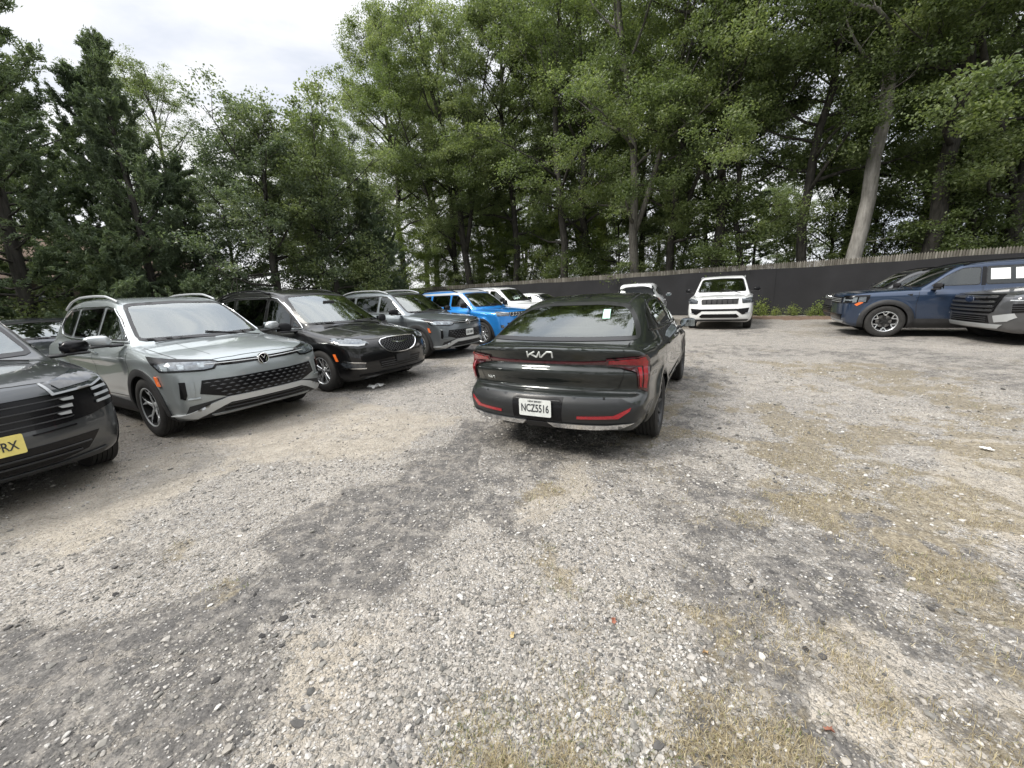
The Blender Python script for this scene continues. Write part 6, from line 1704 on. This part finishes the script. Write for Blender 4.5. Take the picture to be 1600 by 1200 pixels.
def make_conifer(seed, H, spread, tr, leafs=52000, upsweep=.45, first=.04, lsize=.125, dens=10.0, lean=(0, 0)):
    r = np.random.default_rng(seed); T = MB(); n = 10; zz = np.linspace(0, H, n)
    ax_ = np.stack([lean[0] * zz, lean[1] * zz, zz], 1); ax_[:, :2] += np.cumsum(r.normal(0, .008 * H, (n, 2)), 0) * .6
    rad = tr * (1 - zz / H) ** .8 + .012; b0 = ax_.copy(); b0[0, 2] = -.3; T.tube([tuple(p) for p in b0], list(rad), 8)
    P, D = [], []; N = int(H * dens); cum = []
    for i in range(N):
        t = first + (1 - first) * (i / N) ** .95; k = t * (n - 1); j = min(int(k), n - 2); p = ax_[j] + (ax_[j + 1] - ax_[j]) * (k - j)
        a = i * 2.399 + r.normal(0, .3); L_ = spread * ((1 - t) ** .72 * (.75 + .25 * math.sin(i * .7)) + .05) * r.uniform(.5, 1.3)
        el = R(-6 + 52 * t * upsweep + r.normal(0, 7))
        m_ = limb(p, (math.cos(a) * math.cos(el), math.sin(a) * math.cos(el), math.sin(el)), L_, r, 5, .22, upsweep)
        T.tube([tuple(q) for q in m_], list(np.linspace(.03 * (1 - t) + .012, .005, 6)), 4, False)
        for s_ in range(int(4 + L_ * 5)):
            u = r.uniform(.22, 1) * 5; q = int(min(u, 4)); pb = m_[q] + (m_[q + 1] - m_[q]) * (u - q); bd = m_[q + 1] - m_[q]; bd = bd / np.linalg.norm(bd)
            sd = bd * .8 + r.normal(0, .55, 3) * np.array([1, 1, .45]) + np.array([0, 0, .22 * upsweep]); sd /= np.linalg.norm(sd); ls = (.25 + .34 * L_ * (1 - u / 6)) * r.uniform(.6, 1.5)
            P.append((pb, sd, ls))
    per = max(4, int(leafs / len(P))); pb = np.array([p[0] for p in P]); sd = np.array([p[1] for p in P]); ls = np.array([p[2] for p in P])
    idx = np.repeat(np.arange(len(P)), per); u = r.random(len(idx)) ** .8
    Q = pb[idx] + sd[idx] * (u * ls[idx])[:, None] + r.normal(0, .035, (len(idx), 3))
    V, F = leaf_quads(Q, lsize, r, .25, .26, sd[idx] * 1.0 + r.normal(0, .45, (len(idx), 3)), .0)
    me_o = T.build('trunk', None, None, angle=180); tm = me_o.data; bpy.data.objects.remove(me_o)
    co = mesh_np('crown', V, F, None, None, smooth=False); cm = co.data; bpy.data.objects.remove(co)
    return tm, cm

def plant(name, meshes, x, y, rz, s, label, cat, group, bark, leaf, z=None, sz=1.0):
    e_ = empty(name, (x, y, float(gz(np.array([x]), np.array([y]))[0]) if z is None else z), rz); e_.scale = (s, s, s * sz)
    tag(e_, label, cat, group)
    for nm, me, mt in (('trunk', meshes[0], bark), ('crown', meshes[1], leaf)):
        if not me.materials: me.materials.append(mt)
        o = bpy.data.objects.new(nm, me); COL.objects.link(o); o.parent = e_
        if me.materials[0] != mt:
            o.material_slots[0].link = 'OBJECT'; o.material_slots[0].material = mt
    return e_
# tall woodland trees behind the fence, from the left end of the fence to the right edge
OAK = [make_broadleaf(11, 20, 6.0, .25, .26, 32, (-.16, -.02), 84000, fork=True, low_twigs=9, clump=.85),
       make_broadleaf(12, 21, 5.2, .24, .28, 32, (.03, 0), 80000, low_twigs=12, clump=.85),
       make_broadleaf(13, 19, 5.6, .22, .22, 32, (-.07, .04), 80000, fork=True, low_twigs=14, clump=.8),
       make_broadleaf(14, 22, 6.2, .30, .26, 34, (.06, -.03), 62000, low_twigs=12, clump=.85),
       make_broadleaf(15, 15, 3.6, .13, .18, 24, (-.04, .02), 44000, low_twigs=12),
       make_broadleaf(16, 21, 5.6, .27, .44, 28, (.055, 0), 56000, low_twigs=3, clump=.85)]
UNDER = [make_broadleaf(21, 6.5, 2.6, .07, .10, 22, (.02, 0), 24000, .10, low_twigs=4, clump=.6, shape='flat'),
         make_broadleaf(22, 5.0, 2.3, .06, .08, 20, (-.05, .03), 20000, .10, low_twigs=4, clump=.6, shape='flat')]
G_OAK = 'tall woodland trees behind the black fence'
front = [  # x, y, variant, rotation, scale, label
 (-2.6, 30.6, 0, 0.0, 1.02, 'tall forked tree leaning left, the leftmost big trunk above the fence', BARK, LEAF_LIGHT),
 (-3.9, 32.4, 2, 2.6, .98, 'slimmer tree close behind the leftmost big forked trunk', BARK, LEAF_OAK),
 (3.5, 25.7, 2, 0.3, 1.08, 'straight dark-barked tree rising above the graphite sedan', BARK, LEAF_OAK),
 (.6, 29.6, 1, 1.0, 1.0, 'dark tree between the forked left trunk and the trunk above the graphite sedan', BARK, LEAF_LIGHT),
 (7.3, 22.7, 0, 0.25, .98, 'grey-barked tree leaning left above the white hatchback', bark_material('grey_bark', (.06, .056, .05), (.17, .16, .14)), LEAF_OAK),
 (9.1, 22.6, 2, 4.0, .92, 'tree with twisting limbs just left of the white SUV facing the camera', BARK, LEAF_OAK),
 (10.7, 20.4, 1, 2.0, .98, 'dark straight tree directly above the white SUV facing the camera', BARK, LEAF_OAK),
 (11.7, 20.2, 4, 0.5, 1.0, 'slim dark tree just right of the white SUV facing the camera', BARK, LEAF_OAK),
 (13.7, 18.8, 1, 3.6, .86, 'dark tree left of the large pale trunk', BARK, LEAF_OAK),
 (14.35, 17.0, 5, 0.0, 1.0, 'large pale-barked tree leaning right, its bare trunk the brightest above the fence', BARK_PALE, LEAF_OAK),
 (17.0, 16.6, 1, 5.0, 1.12, 'thick dark tree right behind the large pale trunk', BARK, LEAF_OAK),
 (19.4, 15.6, 2, 1.7, 1.0, 'dark leafy tree above the carbon grey SUV at the right edge', BARK, LEAF_OAK),
 (22.5, 14.0, 3, 2.9, .95, 'rightmost tall tree, half outside the picture', BARK, LEAF_OAK),
 (-8.2, 33.5, 1, 3.3, 1.0, 'tall pale-green tree whose crown edge stands against the sky, leftmost of the woodland', BARK, LEAF_LIGHT),
]
for (x, y, v, rz, s, lab, bk, lf) in front: plant('woodland_tree', OAK[v], x, y, rz, s, lab, 'tree', G_OAK, bk, lf)
r = np.random.default_rng(5); nrow = 0
row2 = [(-6, 39), (-1.2, 36), (3.2, 33.5), (6.5, 31), (5.5, 27.2), (9.6, 28.4), (12.6, 25.6), (21.0, 20.6), (24.5, 23), (21.6, 26.0), (18.2, 22.0), (12.0, 32), (1.0, 41), (8, 38)]
row2 = [p for p in row2]
for i, (x, y) in enumerate(row2):
    plant('woodland_tree', OAK[(i * 3 + 1) % 5], x + r.normal(0, .4), y + r.normal(0, .4), r.uniform(0, 6.28), r.uniform(.85, 1.08),
          'dark tree in the rows deeper in the wood behind the fence', 'tree', 'deeper rows of woodland trees', BARK, (LEAF_OAK, LEAF_OAK, LEAF_LIGHT)[i % 3])
und = [(-5.2, 33.6), (-1, 31.6), (1.9, 28.6), (4.8, 27.0), (6.3, 25.2), (16.2, 17.9), (18.2, 16.6), (20.5, 15.2), (22.6, 13.2), (17.6, 15.2), (24.4, 12.4), (3.0, 30.6), (10.5, 25.4), (19.8, 18), (15.8, 20), (-7.2, 34.0), (-4.2, 37), (-2.0, 34), (1.0, 33), (6.0, 28.5), (-9, 30), (-11.5, 28.5)]
for i, (x, y) in enumerate(und):
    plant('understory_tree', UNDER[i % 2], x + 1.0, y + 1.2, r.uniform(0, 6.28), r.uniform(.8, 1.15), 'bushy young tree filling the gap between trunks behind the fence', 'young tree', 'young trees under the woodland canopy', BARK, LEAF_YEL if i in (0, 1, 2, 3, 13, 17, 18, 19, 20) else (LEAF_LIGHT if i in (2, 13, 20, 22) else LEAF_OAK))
# left-hand tree line
CON = [make_conifer(31, 10.5, 3.3, .16, 88000, .75), make_conifer(32, 9.0, 2.9, .14, 80000, .95), make_conifer(33, 8.0, 2.8, .13, 70000, .5, lsize=.11)]
BROAD = [make_broadleaf(41, 9.2, 3.6, .14, .16, 30, (.04, 0), 46000, .11, fork=True, low_twigs=4, clump=.62),
         make_broadleaf(42, 8.0, 3.3, .12, .12, 28, (-.03, .03), 40000, .11, low_twigs=4, clump=.6, shape='flat')]
G_L = 'dense tree line on the left of the lot'
left = [
 (CON[0], -15.2, 12.8, 1.0, 1.22, 'tallest dark evergreen, at the left picture edge', LEAF_CON),
 (CON[1], -11.9, 13.7, 2.2, 1.02, 'dark evergreen with a feathery top against the sky, above the silver SUV', LEAF_CON),
 (CON[0], -15.6, 9.2, 3.9, .80, 'dark evergreen above the gunmetal SUV at the left edge', LEAF_CON),
 (CON[1], -14.6, 15.8, .4, 1.05, 'evergreen standing just behind the feathery-topped one', LEAF_CON),
 (CON[2], -11.3, 15.0, 5.0, .80, 'shorter dark evergreen between the feathery-topped one and the leafy tree', LEAF_CON),
 (BROAD[0], -9.0, 16.0, .5, .90, 'leafy grey-green tree with thin shoots reaching into the sky, above the black minivan', LEAF_DULL),
 (BROAD[1], -7.5, 17.8, 2.0, .96, 'rounded leafy tree with bright top, right of the shoots, above the minivan windshield', LEAF_LIGHT),
 (BROAD[0], -9.2, 20.6, 3.0, .86, 'leafy tree behind the rounded one in the left tree line', LEAF_DULL),
 (CON[2], -6.1, 18.6, 1.4, .80, 'dark evergreen at the right end of the left tree line, above the slate SUV', LEAF_CON),
 (CON[1], -6.3, 21.4, 3.3, .66, 'low dark evergreen beside the end of the fence', LEAF_CON),
 (CON[0], -7.6, 23.6, 2.6, .72, 'dark evergreen deep behind the slate SUV', LEAF_CON),
 (BROAD[1], -18.4, 8.2, 4.1, 1.0, 'leafy tree filling the far left edge', LEAF_DULL),
 (BROAD[1], -12.4, 18.8, .9, .78, 'leafy tree deep in the left tree line, behind the evergreens', LEAF_DULL),
 (CON[2], -17.6, 16.4, .9, 1.15, 'evergreen deep behind the one at the left edge', LEAF_CON),
 (CON[2], -20.6, 12.6, 2.2, 1.2, 'evergreen just outside the left edge, its branches reaching in', LEAF_CON),
 (BROAD[1], -11.2, 23.8, 2.7, 1.0, 'leafy tree far behind the black minivan', LEAF_DULL),
]
for (ms_, x, y, rz, s, lab, lf) in left: plant('tree_line_tree', ms_, x, y, rz, s, lab, 'tree', G_L, BARK, lf)
# bright trees far behind the gaps, the first few coloured as if sunlit
far = [(-9, 46, 3, 1.0), (-3, 48, 1, .9), (2, 52, 0, .9), (10, 48, 2, .8), (17, 42, 1, .8), (24.5, 36.5, 4, .62), (29, 41, 2, .62), (34, 30, 1, .8), (-16, 42, 0, .9), (-26, 34, 3, .8), (-34, 26, 1, .8), (-30, 14, 2, .9)]
for i, (x, y, v, s) in enumerate(far):
    plant('distant_tree', OAK[v], x, y, i * 1.3, s, 'bright-leaved tree far beyond the wood, seen through gaps between trunks', 'tree', 'far trees beyond the wood', BARK, LEAF_YEL if i in (0, 1, 2, 3) else LEAF_LIGHT)
SPR = make_conifer(51, 9, 2.4, .13, 14000, .15, .06, .22, 7.0)
plant('spruce', SPR, 19.2, 31.5, 0, 1.0, 'thin dark spruce standing alone in the bright gap right of the white SUV', 'tree', None, BARK, LEAF_CON)

# the wood also closes the lot behind the camera; it is what the back glass of the sedan mirrors
for i, (x, y, v) in enumerate([(-17, -11, 1), (-11, -14.5, 3), (-5.5, -12.5, 0), (-.5, -15, 2), (5, -13, 3), (10.5, -14.5, 1), (16, -11, 0), (21, -5, 2), (-22, -5, 3)]):
    plant('woodland_tree', OAK[v], x, y, i * 1.7, .8, 'tree of the wood behind the viewer, seen only mirrored in car glass', 'tree', 'trees mirrored in the car windows', BARK, LEAF_OAK)
# ------------------------------------------------------------------ scrub: individual bushes and weeds
BUSH = []
def make_bush(seed, H, W, leafs, lsize, stems=9):
    r = np.random.default_rng(seed); T = MB(); C = []
    for i in range(stems):
        a = r.uniform(0, 6.28); d = (math.cos(a) * .6, math.sin(a) * .6, 1.0); m_ = limb((r.normal(0, .08), r.normal(0, .08), -.05), d, H * r.uniform(.7, 1.1), r, 4, .5, .0)
        T.tube([tuple(q) for q in m_], [.012, .010, .008, .006, .003], 4, False)
        for q in m_[1:]: C.append(q + r.normal(0, .12 * W, 3))
    C = np.array(C); idx = r.integers(0, len(C), leafs); o = r.normal(0, .13 * W, (leafs, 3)); P = C[idx] + o; P[:, 2] = np.abs(P[:, 2])
    V, F = leaf_quads(P, lsize, r, .6, .65)
    me_o = T.build('stems', None, None, angle=180); tm = me_o.data; bpy.data.objects.remove(me_o)
    co = mesh_np('foliage', V, F, None, None, smooth=False); cm = co.data; bpy.data.objects.remove(co)
    return tm, cm
BUSH = [make_bush(61, 1.5, 1.5, 5200, .085, 11), make_bush(62, 1.1, 1.3, 3600, .075, 10), make_bush(63, .7, .8, 700, .07, 7)]
def bush(i, x, y, rz, s, label, group, leaf, name='shrub'):
    e_ = empty(name, (x, y, float(gz(np.array([x]), np.array([y]))[0])), rz); e_.scale = (s, s, s); tag(e_, label, 'shrub' if name == 'shrub' else 'weed', group)
    for nm, me, mt in (('stems', BUSH[i][0], BARK), ('foliage', BUSH[i][1], leaf)):
        if not me.materials: me.materials.append(mt)
        o = bpy.data.objects.new(nm, me); COL.objects.link(o); o.parent = e_
        if me.materials[0] != mt: o.material_slots[0].link = 'OBJECT'; o.material_slots[0].material = mt
r = np.random.default_rng(17)
for i in range(34):
    t = i / 33; x = -19.5 + 14.5 * t + r.normal(0, .5); y = 7.0 + 13.5 * t ** .9 + r.normal(0, .7)
    bush(i % 2, x - .4, y + .6, r.uniform(0, 6.28), r.uniform(.75, 1.3), 'tangled scrub bush at the foot of the left tree line, behind the parked cars', 'scrub bushes along the left edge', LEAF_DULL if i % 3 else LEAF_LIGHT)
for i, (x, y, s, lab) in enumerate([(11.2, 17.75, .95, 'bright green weed clump by the fence, first right of the white SUV'), (12.2, 16.95, .62, 'low green weed clump by the fence, midway between the white SUV and the navy SUV'), (13.0, 16.35, .80, 'green weed with one tall shoot, nearest the navy SUV'), (11.7, 17.3, .5, 'smallest weed tuft by the fence, between the first clump and the midway one'), (12.65, 16.6, .45, 'low weed tuft by the fence, just left of the tall-shooted weed'), (7.4, 20.6, .7, 'green weed by the fence just left of the white SUV facing the camera')]):
    bush(2, x, y, i * 1.1, s, lab, 'weeds at the foot of the fence', LEAF_YEL if i < 5 else LEAF_LIGHT, 'weed')
# uncut grass on the verge
n = 26000; t = r.random(n); x = -21 + 17.0 * t + r.normal(0, 1.3, n); y = 4.5 + 14.5 * t + r.normal(0, 1.2, n)
k = -(x * .87 - (y - 4.5) * .5) > 11.0
tag(blades('verge_grass', x[k], y[k], .22, .012, GRN, .9, 2, .05), 'uncut green grass between the cars and the left tree line', 'grass', kind='stuff')

# ------------------------------------------------------------------ the stockade fence with its black privacy screen
def build_fence():
    root = empty('stockade_fence', (0, 0, 0)); tag(root, 'weathered picket stockade fence hung with black privacy screen along the back of the lot', 'fence')
    PIC = island_mat('weathered_pickets', [(0, (.11, .10, .085)), (.5, (.17, .157, .135)), (1, (.26, .245, .215))], .9)
    a = Vector((26.0, FENCE_Y(26.0), 0)); b = Vector((-11.0, FENCE_Y(-11.0), 0)); d = (b - a); Lt = d.length; d.normalize(); nrm = Vector((-d.y, d.x, 0))
    if nrm.y > 0: nrm = -nrm                                  # towards the lot
    rr = np.random.default_rng(3); sec = 2.44; ns = int(Lt / sec)
    for s_ in range(ns):
        mb = MB(); top0 = 2.27 + rr.normal(0, .004)
        for i in range(33):
            c = a + d * (s_ * sec + (i + .5) * sec / 33); h = top0 + rr.normal(0, .006); w = .034
            v = []
            for z in (.03, h - .07):
                for (u, o_) in ((-w, 0), (-w * .6, .018), (w * .6, .018), (w, 0)): v.append(c + d * u + nrm * o_ + Vector((0, 0, z)))
            v.append(c + nrm * .008 + Vector((0, 0, h)))
            mb.add(v, [(0, 1, 5, 4), (1, 2, 6, 5), (2, 3, 7, 6), (3, 0, 4, 7), (4, 5, 8), (5, 6, 8), (6, 7, 8), (7, 4, 8)])
        mb.build('picket_panel', PIC, root, smooth=False)
        p = a + d * (s_ * sec); pm = MB(); pm.tube([p - nrm * .08 + Vector((0, 0, -.1)), p - nrm * .08 + Vector((0, 0, 2.1))], .05, 8); pm.build('fence_post', BARK_PALE, root)
        rl = MB()
        for z in (.4, 1.2, 1.95): rl.box((p + d * sec / 2 - nrm * .035 + Vector((0, 0, z))), (sec, .04, .08), Matrix.Rotation(math.atan2(d.y, d.x), 3, 'Z'))
        rl.build('fence_rail', BARK_PALE, root)
    SCR = principled('black_privacy_screen', (.013, .013, .0155), .75, noise=.25, nscale=1.2, bump=.3, bscale=9)
    w_ = 3.66; k = 0; s0 = 0.0
    while s0 < Lt - 1:
        n = 26; V = []; m = 9; e1 = min(s0 + w_ + .05, Lt)
        for i in range(n):
            for j in range(m):
                u = s0 + (e1 - s0) * i / (n - 1); z = .02 + (1.99 + .012 * math.sin(u * 2.1) + .02 * math.sin(u * .6 + 1)) * j / (m - 1)
                o_ = .045 + .014 * math.sin(u * 3.1 + j * .35) * math.sin(j / 8 * 3.14) + .006 * math.sin(u * 9 + j) + (.012 if k % 2 else 0) - .012 * (1 - abs(2 * i / (n - 1) - 1)) ** .3
                V.append(tuple(a + d * u + nrm * o_ + Vector((0, 0, z))))
        F_ = [(i * m + j, (i + 1) * m + j, (i + 1) * m + j + 1, i * m + j + 1) for i in range(n - 1) for j in range(m - 1)]
        mb = MB(); mb.add(V, F_); mb.build('privacy_screen', SCR, root, angle=180)
        s0 += w_; k += 1
    return root
build_fence()

# ------------------------------------------------------------------ house behind the evergreens, litter, fallen leaves
def build_house():
    root = empty('house', (-26, 24, 0), R(38)); tag(root, 'brown shingled house barely seen through the left tree line', 'house')
    m = MB(); m.box((0, 0, 1.7), (11, 8, 3.4)); m.build('wall', principled('brown_siding', (.10, .075, .06), .8, noise=.2), root, smooth=False)
    m = MB(); m.add([(-6, -4.6, 3.3), (6, -4.6, 3.3), (6, 4.6, 3.3), (-6, 4.6, 3.3), (-6, 0, 6.1), (6, 0, 6.1)], [(0, 1, 5, 4), (2, 3, 4, 5), (0, 4, 3), (1, 2, 5), (0, 3, 2, 1)])
    m.build('roof', principled('roof_shingles', (.11, .075, .055), .9, noise=.35, nscale=5), root, smooth=False)
    for xx in (-3.2, 0, 3.2):
        f_ = MB(); f_.box((xx, -4.03, 1.8), (1.15, .08, 1.35)); o = f_.build('window', principled('window_frame_white', (.6, .6, .58), .5), root, smooth=False)
        p = MB(); p.box((xx, -4.075, 1.8), (.98, .02, 1.18)); p.build('pane', GLASS_BACK, o, smooth=False)
GLASS_BACK = principled('dark_pane', (.02, .025, .03), .08)
build_house()
def litter(x, y, s, label, seed, col):
    rr = np.random.default_rng(seed); n = 9; V = []; F_ = []
    for i in range(n):
        for j in range(n):
            u, v = (i / (n - 1) - .5), (j / (n - 1) - .5); V.append((u * s * 1.5 * (1 + .2 * rr.normal()), v * s * (1 + .2 * rr.normal()), .012 + s * .22 * abs(math.sin(u * 7 + rr.normal(0, .5)) * math.cos(v * 6)) + .01 * rr.random()))
    for i in range(n - 1):
        for j in range(n - 1): F_.append((i * n + j, (i + 1) * n + j, (i + 1) * n + j + 1, i * n + j + 1))
    m = MB(); m.add(V, F_); o = m.build('litter', col, None, smooth=False); o.location = (x, y, float(gz(np.array([x]), np.array([y]))[0])); o.rotation_euler = (0, 0, seed)
    tag(o, label, 'litter', 'crumpled litter on the lot')
litter(-2.37, 6.74, .20, 'crumpled white paper on the gravel in front of the black minivan', 1, MAT_PAPER)
litter(4.06, 3.13, .05, 'crumpled pale plastic wrapper on the sandy patch at the right', 2, MAT_PAPER)
LF = [(.42, 1.52, 'orange-brown fallen leaf in the dead grass, front centre', (.26, .10, .06)), (.75, 1.33, 'small tan fallen leaf right of the orange-brown leaf', (.40, .26, .13)), (1.02, 1.02, 'red-brown leaf scrap nearest the bottom edge', (.24, .10, .065)), (-.05, 1.47, 'yellowish pebble-like leaf curl in the gravel, front centre', (.42, .33, .18)), (1.9, 4.9, 'brown fallen leaf right of the sedan rear wheel', (.30, .16, .08))]
for i, (x, y, lab, c_) in enumerate(LF):
    m = MB(); pr = [(0, -.5), (.18, -.30), (.42, -.22), (.26, -.02), (.40, .18), (.16, .22), (0, .52), (-.16, .22), (-.40, .18), (-.26, -.02), (-.42, -.22), (-.18, -.30)]
    v = [(px * .028, py * .034, .006 + .012 * abs(px) + .006 * math.sin(py * 6)) for px, py in pr]
    m.add(v + [(0, 0, .004)] + [(p[0], p[1], p[2] - .0012) for p in v] + [(0, 0, .0028)], [(k_, (k_ + 1) % 12, 12) for k_ in range(12)] + [(13 + (k_ + 1) % 12, 13 + k_, 25) for k_ in range(12)])
    o = m.build('fallen_leaf', principled('leaf_tint_%d' % i, c_, .7, noise=.2), None, smooth=False)
    o.location = (x, y, float(gz(np.array([x]), np.array([y]))[0]) + .006); o.rotation_euler = (.15, -.1, i * 1.9); tag(o, lab, 'leaf', 'fallen leaves')
